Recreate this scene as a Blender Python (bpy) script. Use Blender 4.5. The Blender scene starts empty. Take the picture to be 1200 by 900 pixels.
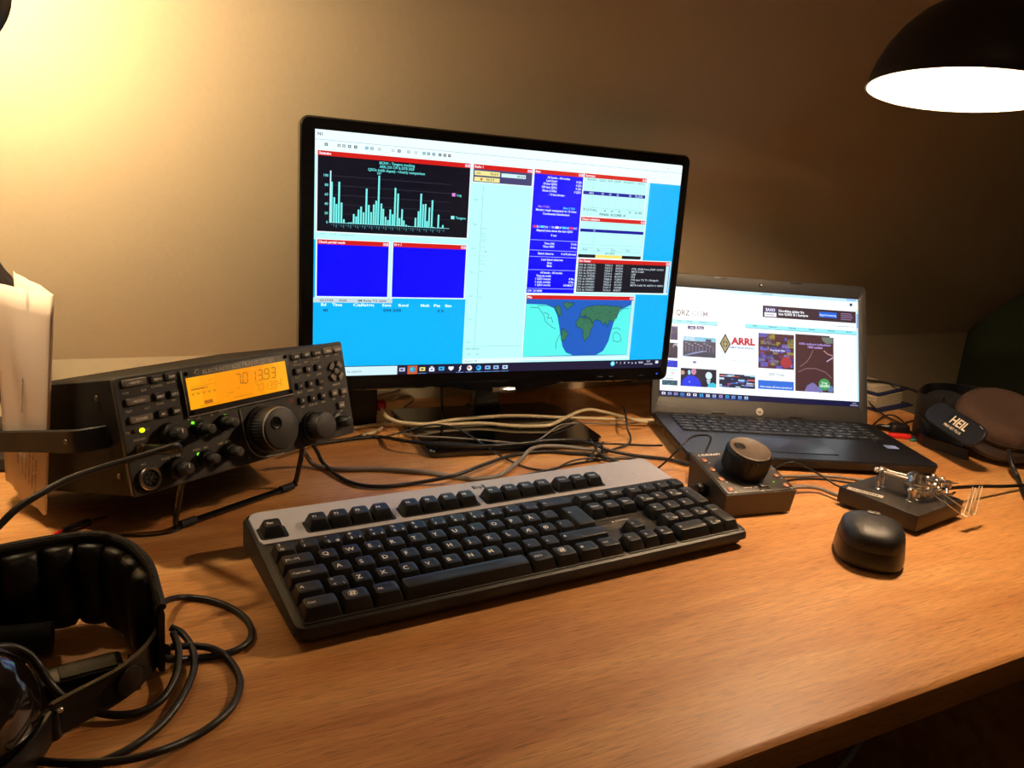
import bpy, bmesh, math, random
from math import sin, cos, pi, radians, sqrt, atan2
from mathutils import Vector as V, Matrix as Mx
random.seed(7)
SC = bpy.context.scene
COL = SC.collection

# ------------------------------------------------------------------ camera
CAMZ = 0.33455; PITCH = radians(14.5542); ROLL = radians(4.784); WY = radians(29.0161); FPX = 929.10
def _toW(p):
    return V((cos(WY)*p[0]+sin(WY)*p[1], -sin(WY)*p[0]+cos(WY)*p[1], p[2]))
_f = V((0, cos(PITCH), -sin(PITCH))); _u = V((0, sin(PITCH), cos(PITCH))); _r = V((1, 0, 0))
_r2 = cos(ROLL)*_r+sin(ROLL)*_u; _u2 = -sin(ROLL)*_r+cos(ROLL)*_u
CR, CU, CF = _toW(_r2), _toW(_u2), _toW(_f)
cam = bpy.data.cameras.new('camera'); camo = bpy.data.objects.new('camera', cam); COL.objects.link(camo)
m = Mx((CR, CU, -CF)).transposed().to_4x4(); m.translation = V((0, 0, CAMZ)); camo.matrix_world = m
cam.sensor_width = 36; cam.lens = FPX/1200*36; cam.clip_start = 0.01
SC.camera = camo
O = V((0, 0, CAMZ))
def ray(px, py): return CF+CR*((px-600)/FPX)-CU*((py-450)/FPX)
def at(px, py, z=0.0):
    "point at height z (measured over the desk top) on the sight line of a measured spot"
    d = ray(px, py); return O+d*((z-CAMZ)/d.z)
def aty(px, py, y):
    d = ray(px, py); return O+d*(y/d.y)

# ------------------------------------------------------------------ colours and materials
def lin(c):
    if isinstance(c, str):
        c = c.lstrip('#'); c = [int(c[i:i+2], 16) for i in (0, 2, 4)]
    o = []
    for v in c[:3]:
        v = v/255.0
        o.append(v/12.92 if v <= 0.04045 else ((v+0.055)/1.055)**2.4)
    return (*o, 1.0)
_M = {}
def mat(name, col=(128, 128, 128), rough=0.5, metal=0.0, spec=0.5, bump=0.0, bscale=200.0, var=0.06, emis=0.0, coat=0.0, trans=0.0, ior=1.45):
    if name in _M: return _M[name]
    m = bpy.data.materials.new(name); m.use_nodes = True; nt = m.node_tree; n = nt.nodes; l = nt.links
    b = n['Principled BSDF']; c = lin(col)
    tc = n.new('ShaderNodeTexCoord'); nz = n.new('ShaderNodeTexNoise'); nz.inputs['Scale'].default_value = bscale; nz.inputs['Detail'].default_value = 4
    l.new(tc.outputs['Object'], nz.inputs['Vector'])
    mr = n.new('ShaderNodeMapRange'); mr.inputs['To Min'].default_value = 1-var; mr.inputs['To Max'].default_value = 1+var
    l.new(nz.outputs['Fac'], mr.inputs['Value'])
    mu = n.new('ShaderNodeVectorMath'); mu.operation = 'SCALE'; mu.inputs[0].default_value = c[:3]; l.new(mr.outputs[0], mu.inputs['Scale'])
    l.new(mu.outputs[0], b.inputs['Base Color'])
    b.inputs['Roughness'].default_value = rough; b.inputs['Metallic'].default_value = metal
    b.inputs['Specular IOR Level'].default_value = spec; b.inputs['Coat Weight'].default_value = coat; b.inputs['Coat Roughness'].default_value = 0.08
    b.inputs['Transmission Weight'].default_value = trans; b.inputs['IOR'].default_value = ior
    if bump > 0:
        bp = n.new('ShaderNodeBump'); bp.inputs['Strength'].default_value = bump; bp.inputs['Distance'].default_value = 0.001
        l.new(nz.outputs['Fac'], bp.inputs['Height']); l.new(bp.outputs[0], b.inputs['Normal'])
    if emis > 0:
        b.inputs['Emission Color'].default_value = c; b.inputs['Emission Strength'].default_value = emis
    _M[name] = m; return m
def glow(col, k=1.0):
    "a lit pixel colour of a display"
    name = 'lit_%s_%d' % (''.join('%02x' % int(v) for v in (lin_in(col))), int(k*100))
    if name in _M: return _M[name]
    m = bpy.data.materials.new(name); m.use_nodes = True; nt = m.node_tree; b = nt.nodes['Principled BSDF']
    b.inputs['Base Color'].default_value = (0.004, 0.004, 0.005, 1); b.inputs['Roughness'].default_value = 0.35
    b.inputs['Specular IOR Level'].default_value = 0.25
    b.inputs['Emission Color'].default_value = lin(col); b.inputs['Emission Strength'].default_value = k
    _M[name] = m; return m
def lin_in(c):
    if isinstance(c, str):
        c = c.lstrip('#'); return [int(c[i:i+2], 16) for i in (0, 2, 4)]
    return c

# ------------------------------------------------------------------ mesh builder
_txt = {}
def text_geo(s, bold=0.0):
    k = (s, bold)
    if k in _txt: return _txt[k]
    cu = bpy.data.curves.new('t', 'FONT'); cu.body = s; cu.size = 1; cu.offset = bold; cu.resolution_u = 2
    ob = bpy.data.objects.new('t', cu); COL.objects.link(ob)
    dg = bpy.context.evaluated_depsgraph_get(); me = bpy.data.meshes.new_from_object(ob.evaluated_get(dg))
    vs = [v.co.copy() for v in me.vertices]; fs = [tuple(p.vertices) for p in me.polygons]
    bpy.data.objects.remove(ob); bpy.data.curves.remove(cu); bpy.data.meshes.remove(me)
    if vs:
        x0 = min(v.x for v in vs); x1 = max(v.x for v in vs)
    else: x0 = x1 = 0
    _txt[k] = (vs, fs, x0, x1); return _txt[k]
def rr(w, d, r=0.002, n=4, cx=0, cy=0):
    "rounded rectangle outline, counter-clockwise, centred"
    r = min(r, w/2*.999, d/2*.999); P = []
    for sx, sy, a0 in ((1, 1, 0), (-1, 1, 90), (-1, -1, 180), (1, -1, 270)):
        for i in range(n+1):
            a = radians(a0+90*i/n); P.append((cx+sx*(w/2-r)+r*cos(a), cy+sy*(d/2-r)+r*sin(a)))
    return P
def crom(P, n=8, closed=False):
    P = [V(p) for p in P]; out = []; N = len(P)
    rng = range(N if closed else N-1)
    for i in rng:
        if closed: a, b, c, d = P[(i-1) % N], P[i], P[(i+1) % N], P[(i+2) % N]
        else:
            b, c = P[i], P[i+1]; a = P[i-1] if i else b*2-c; d = P[i+2] if i+2 < N else c*2-b
        for k in range(n):
            t = k/n; out.append(0.5*((2*b)+(c-a)*t+(2*a-5*b+4*c-d)*t*t+(3*b-a-3*c+d)*t**3))
    if not closed: out.append(P[-1])
    return out
class MB:
    def __init__(s, T=None): s.v = []; s.f = []; s.m = []; s.mats = []; s.T = T or Mx.Identity(4)
    def mi(s, mt):
        if mt not in s.mats: s.mats.append(mt)
        return s.mats.index(mt)
    def add(s, vs, fs, mt):
        o = len(s.v); s.v += [s.T @ V(p) for p in vs]; i = s.mi(mt)
        for f in fs: s.f.append([o+k for k in f]); s.m.append(i)
    def loft(s, loops, mt, cap=(True, True), closed=True):
        n = len(loops[0]); vs = [p for L in loops for p in L]; fs = []
        for i in range(len(loops)-1):
            for j in range(n if closed else n-1):
                k = (j+1) % n; fs.append((i*n+j, i*n+k, (i+1)*n+k, (i+1)*n+j))
        if cap[0]: fs.append(tuple(range(n))[::-1])
        if cap[1]: fs.append(tuple(range((len(loops)-1)*n, len(loops)*n)))
        s.add(vs, fs, mt)
    def box(s, x0, x1, y0, y1, z0, z1, mt, b=0.0):
        "box with optional chamfer b on every edge"
        w, d = x1-x0, y1-y0; cx, cy = (x0+x1)/2, (y0+y1)/2
        if b <= 0:
            L = [[(x0, y0, z), (x1, y0, z), (x1, y1, z), (x0, y1, z)] for z in (z0, z1)]
            s.loft(L, mt); return
        b = min(b, (z1-z0)/2*.98, w/2*.98, d/2*.98)
        def lp(i, z): return [(p[0], p[1], z) for p in rr(w-2*i, d-2*i, b, 3, cx, cy)]
        q = b*(1-.7071)
        s.loft([lp(b, z0), lp(q, z0+q), lp(0, z0+b), lp(0, z1-b), lp(q, z1-q), lp(b, z1)], mt)
    def slab(s, out, z0, z1, mt, b=0.0):
        "extruded outline (list of xy) from z0 to z1"
        L = [[(p[0], p[1], z0) for p in out], [(p[0], p[1], z1-b) for p in out]]
        if b > 0:
            cx = sum(p[0] for p in out)/len(out); cy = sum(p[1] for p in out)/len(out)
            def ins(p):
                dx, dy = p[0]-cx, p[1]-cy; q = sqrt(dx*dx+dy*dy) or 1; return (p[0]-dx/q*b, p[1]-dy/q*b, z1)
            L.append([ins(p) for p in out])
        s.loft(L, mt)
    def plate(s, out, y0, y1, mt):
        "outline in xz extruded along y"
        s.loft([[(p[0], y1, p[1]) for p in out], [(p[0], y0, p[1]) for p in out]], mt)
    def lathe(s, prof, mt, c=(0, 0, 0), ax='z', n=32, cap=(True, True), ribs=0, ribd=0.0, ribr=None):
        "profile [(r,h)] turned about an axis through c; ribs cut a knurl into radii listed in ribr"
        L = []
        for k, (r, h) in enumerate(prof):
            lp = []
            for j in range(n):
                a = 2*pi*j/n; R = r
                if ribs and (ribr is None or k in ribr): R = r-(ribd if (j % 2) else 0)
                x, y = R*cos(a), R*sin(a)
                lp.append({'z': (c[0]+x, c[1]+y, c[2]+h), '-y': (c[0]+x, c[1]-h, c[2]+y), 'x': (c[0]+h, c[1]+x, c[2]+y), 'y': (c[0]-x, c[1]+h, c[2]+y)}[ax])
            L.append(lp)
        s.loft(L, mt, cap)
    def tube(s, P, r, mt, n=10, sm=6, closed=False, flat=1.0, up=None):
        P = crom(P, sm, closed) if sm else [V(p) for p in P]
        N = len(P); rad = (lambda t: r) if not callable(r) else r
        nrm = None; L = []
        for i in range(N):
            a = P[i-1] if (i or closed) else P[i]; b = P[(i+1) % N] if (i < N-1 or closed) else P[i]
            t = (b-a)
            if t.length < 1e-9: t = V((0, 0, 1))
            t.normalize()
            if up is not None: u = V(up)-V(up).dot(t)*t
            elif nrm is None:
                u = V((0, 0, 1)) if abs(t.z) < .9 else V((1, 0, 0)); u = u-u.dot(t)*t
            else: u = nrm-nrm.dot(t)*t
            u.normalize(); nrm = u; w = t.cross(u); R = rad(i/(N-1))
            L.append([P[i]+u*R*cos(2*pi*k/n)+w*R*flat*sin(2*pi*k/n) for k in range(n)])
        if closed: L.append(L[0]); s.loft(L, mt, (False, False))
        else: s.loft(L, mt)
    def strip(s, P, up, h, th, mt, sm=6, closed=False):
        "band of height h (along up) and thickness th following the path"
        P = crom(P, sm, closed) if sm else [V(p) for p in P]; N = len(P); L = []
        for i in range(N):
            a = P[i-1] if (i or closed) else P[i]; b = P[(i+1) % N] if (i < N-1 or closed) else P[i]
            t = (b-a).normalized(); U = (up(i/(N-1)) if callable(up) else V(up)); U = (U-U.dot(t)*t).normalized(); W = t.cross(U)
            H = h(i/(N-1)) if callable(h) else h
            L.append([P[i]+U*H*y/2+W*th*x/2 for x, y in ((-1, -1), (-1, .9), (-.6, 1), (.6, 1), (1, .9), (1, -1))])
        if closed: L.append(L[0]); s.loft(L, mt, (False, False))
        else: s.loft(L, mt)
    def blob(s, c, r, mt, n=20, m=12, pw=1.0):
        "ellipsoid"
        L = []
        for i in range(1, m):
            a = -pi/2+pi*i/m; z = sin(a); q = cos(a)**pw
            L.append([(c[0]+r[0]*q*cos(2*pi*j/n), c[1]+r[1]*q*sin(2*pi*j/n), c[2]+r[2]*z) for j in range(n)])
        s.loft(L, mt)
    def text(s, t, h, mt, T=None, al='c', bold=0.0, w=None):
        "text laid in the xy plane of T, cap height about h"
        vs, fs, x0, x1 = text_geo(t, bold)
        if not vs: return
        k = h/0.7; kx = k
        if w: kx = w/max(x1-x0, 1e-6)
        ox = {'c': (x0+x1)/2, 'l': x0, 'r': x1}[al]; T = T or Mx.Identity(4)
        s.add([T @ V(((p.x-ox)*kx, (p.y-0.35)*k, 0)) for p in vs], fs, mt)
    def build(s, name, parent=None, angle=35, loc=None):
        me = bpy.data.meshes.new(name); vs = s.v
        if loc is not None: vs = [p-V(loc) for p in vs]
        me.from_pydata([tuple(p) for p in vs], [], s.f); me.update()
        for mt in s.mats: me.materials.append(mt)
        me.polygons.foreach_set('material_index', s.m)
        bm = bmesh.new(); bm.from_mesh(me); bmesh.ops.recalc_face_normals(bm, faces=[f for f in bm.faces if len(f.verts) > 2]) if not getattr(s, 'flatface', False) else None
        bm.to_mesh(me); bm.free()
        me.polygons.foreach_set('use_smooth', [True]*len(me.polygons))
        try: me.set_sharp_from_angle(angle=radians(angle))
        except Exception: pass
        ob = bpy.data.objects.new(name, me); COL.objects.link(ob)
        if parent is not None: ob.parent = parent
        if loc is not None: ob.location = loc
        return ob
def thing(name, label, cat, loc=(0, 0, 0), rot=(0, 0, 0), group=None):
    o = bpy.data.objects.new(name, None); COL.objects.link(o); o.empty_display_size = .02
    o.location = loc; o.rotation_euler = rot; o['label'] = label; o['category'] = cat
    if group: o['group'] = group
    return o
def tag(o, label, cat, group=None):
    o['label'] = label; o['category'] = cat
    if group: o['group'] = group
    return o
def struct(o): o['kind'] = 'structure'; return o
def FM(o, x, y, z):
    m = Mx((x, y, z)).transposed().to_4x4(); m.translation = V(o); return m
def TR(x, y, z): return Mx.Translation((x, y, z))
XZ = Mx(((1, 0, 0, 0), (0, 0, -1, 0), (0, 1, 0, 0), (0, 0, 0, 1)))      # text plane standing up, facing -y
XZ = Mx.Rotation(pi/2, 4, 'X')

# ------------------------------------------------------------------ materials
BLK = mat('black_plastic', (22, 22, 23), .42, bump=.15, bscale=900)
BLKS = mat('black_satin_plastic', (16, 16, 18), .3)
BLKG = mat('black_gloss_plastic', (9, 9, 11), .09, coat=.6)
KEYM = mat('keycap_plastic', (19, 19, 20), .4, bump=.1, bscale=1200)
KEYWELL = mat('key_well_plastic', (34, 33, 33), .5, bump=.2, bscale=900)
LEG = mat('legend_print', (235, 230, 218), .6)
SILV = mat('silver_paint', (168, 166, 174), .5, metal=0, bump=.05, bscale=1500)
RUB = mat('black_rubber', (19, 19, 20), .7, bump=.2, bscale=500)
CABB = mat('black_cable_sheath', (24, 23, 23), .45)
CABW = mat('cream_cable_sheath', (188, 172, 140), .5)
CABG = mat('grey_cable_sheath', (118, 112, 108), .5)
CHROME = mat('chrome', (240, 236, 228), .24, metal=1, var=.02)
SCREW = mat('dark_screw', (90, 84, 76), .4, metal=.8)
STEEL = mat('brushed_steel', (178, 172, 165), .28, metal=1, bscale=600)
BRASS = mat('brass_plug', (205, 170, 100), .25, metal=1)
RED = mat('red_plastic', (190, 25, 22), .4)
RADIO = mat('radio_front_grey', (40, 38, 38), .5, bump=.12, bscale=1500)
RADIOB = mat('radio_cabinet_black', (11, 11, 11), .6, spec=.2, bump=.3, bscale=700)
BTN = mat('grey_button', (112, 106, 98), .5)
BTND = mat('dark_button', (52, 50, 49), .5)
LABT = mat('tan_print', (175, 166, 145), .6)
KNOB = mat('knob_black', (20, 20, 20), .45)
KNOBF = mat('knob_face_grey', (40, 38, 37), .55, bump=.1, bscale=900)
PAPER = mat('paper', (225, 212, 200), .75, var=.03, bscale=60)
_nt = PAPER.node_tree; _tr = _nt.nodes.new('ShaderNodeBsdfTranslucent'); _tr.inputs[0].default_value = lin((245, 225, 195)); _mx = _nt.nodes.new('ShaderNodeMixShader'); _mx.inputs[0].default_value = .35
_nt.links.new(_nt.nodes['Principled BSDF'].outputs[0], _mx.inputs[1]); _nt.links.new(_tr.outputs[0], _mx.inputs[2]); _nt.links.new(_mx.outputs[0], _nt.nodes['Material Output'].inputs[0])
PRINT = mat('paper_print', (70, 62, 60), .8)
LEATH = mat('black_leatherette', (20, 19, 18), .4, bump=.35, bscale=260)
FELT = mat('brown_velour', (62, 47, 40), .95, bump=.5, bscale=450, spec=.1)
WOODD = None

def wood():
    m = bpy.data.materials.new('beech_veneer'); m.use_nodes = True; nt = m.node_tree; n = nt.nodes; l = nt.links; b = n['Principled BSDF']
    tc = n.new('ShaderNodeTexCoord')
    def noise(sx, sy, sz, sc, det=5, dist=0.0):
        mp = n.new('ShaderNodeMapping'); mp.inputs['Scale'].default_value = (sx, sy, sz); l.new(tc.outputs['Object'], mp.inputs[0])
        q = n.new('ShaderNodeTexNoise'); q.inputs['Scale'].default_value = sc; q.inputs['Detail'].default_value = det; q.inputs['Distortion'].default_value = dist
        l.new(mp.outputs[0], q.inputs['Vector']); return q
    a = noise(1.2, 9, 9, 3.0, 5, .6); bb = noise(6, 130, 130, 6.0, 3); c = noise(1, 1, 1, 2.2, 2); d = noise(14, 210, 210, 4.0, 2)
    r1 = n.new('ShaderNodeValToRGB'); e = r1.color_ramp.elements
    e[0].position = .3; e[0].color = lin((180, 119, 64)); e[1].position = .7; e[1].color = lin((215, 160, 98))
    x = r1.color_ramp.elements.new(.5); x.color = lin((200, 141, 81)); l.new(a.outputs['Fac'], r1.inputs[0])
    def mul(colsock, q, lo, hi, p0=.35, p1=.65):
        mr = n.new('ShaderNodeMapRange'); mr.inputs[1].default_value = p0; mr.inputs[2].default_value = p1; mr.inputs[3].default_value = lo; mr.inputs[4].default_value = hi
        l.new(q.outputs['Fac'], mr.inputs[0]); mx = n.new('ShaderNodeVectorMath'); mx.operation = 'SCALE'; l.new(colsock, mx.inputs[0]); l.new(mr.outputs[0], mx.inputs['Scale']); return mx.outputs[0]
    o = mul(r1.outputs[0], bb, .86, 1.1); o = mul(o, c, .88, 1.1); o = mul(o, d, .70, 1.03, .32, .46)
    l.new(o, b.inputs['Base Color']); b.inputs['Roughness'].default_value = .5; b.inputs['Specular IOR Level'].default_value = .4; b.inputs['Coat Weight'].default_value = .08; b.inputs['Coat Roughness'].default_value = .3
    bp = n.new('ShaderNodeBump'); bp.inputs['Strength'].default_value = .12; bp.inputs['Distance'].default_value = .0006; l.new(d.outputs['Fac'], bp.inputs['Height']); l.new(bp.outputs[0], b.inputs['Normal'])
    return m
WOOD = wood()
WALL = mat('cream_wall_paint', (205, 190, 160), .9, bump=.25, bscale=160, var=.03, spec=.2)
CEILM = mat('cream_ceiling_paint', (198, 180, 150), .92, bump=.3, bscale=140, var=.04, spec=.15)
DGREEN = mat('dark_green_wall_paint', (62, 70, 54), .9, bump=.2, bscale=120, spec=.2)
CARPET = mat('dark_carpet', (46, 40, 36), .95, bump=.6, bscale=300)

# ------------------------------------------------------------------ the room
WALLY = 1.0803; KNEE = 0.0762; CX = 1.7736; XR = 3.0; SL = -2.75; FZ = -0.73
XL = -1.6; YF = -1.9; CZ = 1.55
ytop = WALLY+(CZ-KNEE)/SL
def quadbox(name, pts, nrm, th, mt):
    "thick plane: polygon pts, thickness behind it along nrm"
    b = MB(); n = V(nrm).normalized()*th
    b.loft([[V(p) for p in pts], [V(p)+n for p in pts]], mt); return struct(b.build(name))
quadbox('floor', [(XL, YF, FZ), (XR, YF, FZ), (XR, WALLY, FZ), (XL, WALLY, FZ)], (0, 0, -1), .05, CARPET)
quadbox('wall_back', [(XL, WALLY, FZ), (XR, WALLY, FZ), (XR, WALLY, KNEE), (XL, WALLY, KNEE)], (0, 1, 0), .08, WALL)
quadbox('ceiling', [(XL, WALLY, KNEE), (XR, WALLY, KNEE), (XR, ytop, CZ), (XL, ytop, CZ)], (0, 2.75, 1), .08, CEILM)
quadbox('ceiling_flat', [(XL, ytop, CZ), (XR, ytop, CZ), (XR, YF, CZ), (XL, YF, CZ)], (0, 0, 1), .08, CEILM)
gab = [(WALLY, FZ), (WALLY, KNEE), (ytop, CZ), (YF, CZ), (YF, FZ)]
quadbox('wall_right', [(XR, y, z) for y, z in gab], (1, 0, 0), .08, WALL)
part_ = [(WALLY-.001, FZ+.001), (WALLY-.001, KNEE), (1.066, .100), (1.060, .1035), (.60, .5775), (.50, .5775), (.50, FZ+.001)]
quadbox('wall_partition', [(CX, y, z) for y, z in part_], (1, 0, 0), .04, DGREEN)
quadbox('wall_left', [(XL, y, z) for y, z in gab], (-1, 0, 0), .08, WALL)
quadbox('wall_front', [(XL, YF, FZ), (XR, YF, FZ), (XR, YF, CZ), (XL, YF, CZ)], (0, -1, 0), .08, WALL)

# ------------------------------------------------------------------ the desk
DY0 = .2891; DX0 = -.42; DX1 = 1.238
desk = thing('desk', 'wide beech veneer desk with rounded front edge under all the radio gear', 'desk', ((DX0+DX1)/2, (DY0+WALLY)/2, FZ))
dz = -FZ; dx = -(DX0+DX1)/2; dy = -(DY0+WALLY)/2
b = MB(TR(dx, dy, dz)); y1 = WALLY-.002
prof = [(DY0+.004, -.028), (DY0+.0005, -.025), (DY0, -.006), (DY0+.0012, -.0025), (DY0+.004, -.0006), (DY0+.007, 0), (y1, 0), (y1, -.028)]
b.loft([[(DX0, y, z) for y, z in prof], [(DX1, y, z) for y, z in prof]], WOOD); b.build('desktop', desk)
for x in (DX0+.03, DX1-.055):
    b = MB(TR(dx, dy, dz)); b.box(x, x+.025, DY0+.08, y1-.03, FZ+.0005, -.0285, WOOD, .001); b.build('side_panel', desk)
b = MB(TR(dx, dy, dz)); b.box(DX0+.055, DX1-.055, y1-.12, y1-.10, -.35, -.0285, WOOD, .001); b.build('back_panel', desk)

# ------------------------------------------------------------------ screens
class Scr:
    def __init__(s, T, w, h, k=1.0): s.b = MB(T); s.b.flatface = True; s.w = w; s.h = h; s.k = k
    def p(s, u, v, L): return ((u-.5)*s.w, -.00006*L, (.5-v)*s.h)
    def poly(s, P, c, L=1): s.b.add([s.p(u, v, L) for u, v in P], [tuple(range(len(P)))], glow(c, s.k))
    def r(s, u0, v0, u1, v1, c, L=1): s.poly([(u0, v1), (u1, v1), (u1, v0), (u0, v0)], c, L)
    def t(s, t, u, v, h, c, L=3, al='l', bold=.0, w=None):
        "h, w as fractions of screen height / width"
        x, y, z = s.p(u, v, L); s.b.text(t, h*s.h, glow(c, s.k), TR(x, y, z) @ XZ, al, bold, None if w is None else w*s.w)
    def disc(s, u, v, r, c, L=2, n=14, asp=1.0):
        s.poly([(u+r/s.w*s.h*cos(2*pi*i/n)*asp, v+r*sin(2*pi*i/n)) for i in range(n)][::-1], c, L)
    def line(s, P, t, c, L=3):
        for (a, b2), (c2, d) in zip(P, P[1:]):
            dx, dy = (c2-a)*s.w, (d-b2)*s.h; q = sqrt(dx*dx+dy*dy) or 1; nx, ny = -dy/q*t*s.h/2, dx/q*t*s.h/2
            s.poly([(a-nx/s.w, b2-ny/s.h), (c2-nx/s.w, d-ny/s.h), (c2+nx/s.w, d+ny/s.h), (a+nx/s.w, b2+ny/s.h)][::-1], c, L)

# ---- monitor
MYAW, MTILT = -.0653, .0367; MK = .942; MW, MH = .5282*MK, .3005*MK; MC = O+(V((.5122, .9553, .2216))-O)*MK
mon = thing('monitor', 'wide glossy black computer monitor showing logging program windows on its stand', 'monitor', (.495, .92, 0), (0, 0, MYAW))
Rz = Mx.Rotation(MYAW, 4, 'Z'); inv = (Mx.Translation((.495, .92, 0)) @ Rz).inverted()
MT = Mx.Translation(inv @ MC) @ Mx.Rotation(-MTILT, 4, 'X')     # screen plane frame in the monitor's own frame
bz = dict(l=.0165, r=.0115, t=.0135, b=.0185)
FW = MW+bz['l']+bz['r']; FH = MH+bz['t']+bz['b']; fx = (bz['r']-bz['l'])/2; fz = (bz['t']-bz['b'])/2
b = MB(MT)
def fr(w, h, r, y): return [(p[0]+fx, y, p[1]+fz) for p in rr(w, h, r, 5)]
inn = [(p[0], .0006, p[1]) for p in rr(MW+.0004, MH+.0004, .0005, 5)]
b.loft([[(q[0], .012, q[2]) for q in inn], inn, fr(MW+.004, MH+.004, .002, -.0008), fr(FW-.004, FH-.004, .008, -.0022), fr(FW, FH, .010, 0), fr(FW, FH, .010, .014), fr(FW-.006, FH-.006, .010, .018)], BLKG, (False, True))
# lower lip with the curved belly that carries the badge
lipc = []
for i in range(25):
    t = i/24; x = -.085+.17*t; lipc.append((x+.002, -(MH/2+bz['b'])-.0105*max(0, sin(pi*t))**.8+.003))
b.plate([(x, z) for x, z in lipc]+[(lipc[-1][0], -MH/2-.010), (lipc[0][0], -MH/2-.010)], -.0035, .012, BLKG)
lip2 = [(.165+.085*i/14, -(MH/2+bz['b'])-.006*sin(pi*i/14)+.002) for i in range(15)]
b.plate(lip2+[(lip2[-1][0], -MH/2-.012), (lip2[0][0], -MH/2-.012)], .001, .014, BLKG)
b.build('bezel', mon)
b = MB(MT); b.loft([[(p[0]*.995+fx, .018, p[1]*.99+fz) for p in rr(FW, FH, .012, 5)], [(p[0]*.93+fx, .030, p[1]*.9+fz) for p in rr(FW, FH, .02, 5)], [(p[0]*.6+fx, .046, p[1]*.55+fz-.03) for p in rr(FW, FH, .05, 5)]], BLK); b.build('back_cover', mon)
b = MB(MT)
b.T = MT @ TR(0, -.0040, -(MH/2+bz['b'])-.0040) @ Mx.Rotation(-.58, 4, 'X'); b.box(-.0165, .0165, -.0010, .0012, -.0042, .0042, mat('badge_chrome', (240, 240, 238), .12, metal=1, var=.01), .0003)
bd = b.build('badge', mon); bd['label'] = 'bright chrome badge strip'
b = MB(MT); b.flatface = True
for u, t in ((.795, 'SOURCE'), (.831, 'AUTO'), (.864, '\u25b2'), (.898, '\u25bc'), (.934, 'MENU')):
    b.text(t if ord(t[0]) < 200 else '-', .0017, mat('bezel_print', (120, 120, 125), .5), MT.inverted() @ MT @ TR((u-.5)*MW, -.0019, -.5*MH-.0105) @ XZ, 'c')
b.build('button_marks', mon)
b = MB(MT); b.lathe([(.0008, 0), (.0008, .0012)], glow((60, 90, 255), 2), (.486*MW, -.0012, -.5*MH-.0088), '-y', 10); b.build('power_light', mon)
# stand: neck and glossy plate
bl = [inv @ at(*p) for p in ((457, 485), (508, 538), (703, 521), (647, 481))]
cx = sum(p.x for p in bl)/4; cy = sum(p.y for p in bl)/4; hw = .122; hd = .088
out = [(cx-hw+.0, cy+hd), (cx-hw, cy-hd+.004), (cx-hw+.004, cy-hd), (cx+hw-.012, cy-hd), (cx+hw, cy-hd+.014), (cx+hw+.006, cy+hd-.02), (cx+hw-.01, cy+hd)]
b = MB(); b.slab(out, .001, .010, mat('black_glass', (8, 8, 10), .05, coat=.8), .0015); b.build('stand_base', mon)
b = MB(); nx, ny = (inv @ V((.503, .984, 0))).xy
b.loft([[(nx+x, ny+y, z) for x, y in rr(w, d, .003, 3)] for w, d, z in ((.05, .034, .010), (.040, .026, .014), (.036, .022, .03), (.036, .022, .16))], mat('smoky_plastic', (30, 34, 34), .15, coat=.5)); b.build('stand_neck', mon)
pb0 = MT @ V((0, .030, -.075)); b = MB(); b.box(nx-.016, nx+.016, pb0.y, ny+.010, .110, .158, BLK, .003); b.build('stand_bracket', mon)
# screen picture
S = Scr(MT, MW, MH, 1.12)
WHT = (232, 250, 252); CY = (186, 248, 246); BLU = (0, 0, 246); REDT = (206, 28, 24); SKY = (0, 176, 244); INK = (12, 14, 30); GR = (110, 130, 150)
S.r(0, 0, 1, 1, (20, 20, 45), 0)
S.r(0, 0, 1, .096, WHT, 1); S.r(0, .0385, 1, .0405, (170, 190, 200), 2)
S.r(0, .096, 1, .958, CY, 1); S.r(.38, .096, 1, .958, CY, 1)
S.t('N1', .006, .018, .012, (40, 60, 60), 3, bold=.02)
S.t('_  \u25a1', .93, .02, .010, (120, 140, 150)) if False else S.t('-   x', .94, .02, .012, (120, 140, 150), 3)
for u, c in ((.025, (70, 90, 70)), (.054, (140, 150, 150)), (.065, (140, 150, 150)), (.078, (90, 110, 120)), (.092, (40, 60, 60)), (.118, (60, 150, 190)), (.130, (120, 150, 150)), (.148, (180, 190, 190)), (.18, (190, 200, 200)), (.195, (30, 40, 110)), (.218, (150, 170, 180)), (.236, (190, 200, 205)), (.256, (40, 150, 160)), (.267, (60, 120, 150)), (.28, (60, 120, 150)), (.296, (40, 40, 60)), (.308, (60, 40, 70)), (.320, (90, 30, 40))):
    S.r(u-.0035, .051, u+.0035, .062, c, 3); S.r(u-.0015, .0545, u+.0015, .0585, WHT, 4)
def win(u0, v0, u1, v1, title, body, th=.019):
    S.r(u0-.003, v0-.003, u1+.003, v1+.005, WHT, 2); S.r(u0, v0, u1, v0+th, REDT, 3); S.r(u0, v0+th, u1, v1, body, 3)
    S.t(title, u0+.003, v0+th/2, .0095, (255, 240, 250), 4, bold=.03)
    S.r(u1-.014, v0+.004, u1-.008, v0+th-.003, (240, 190, 210), 4); S.r(u1-.007, v0+.004, u1-.001, v0+th-.003, (240, 200, 220), 4)
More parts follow.
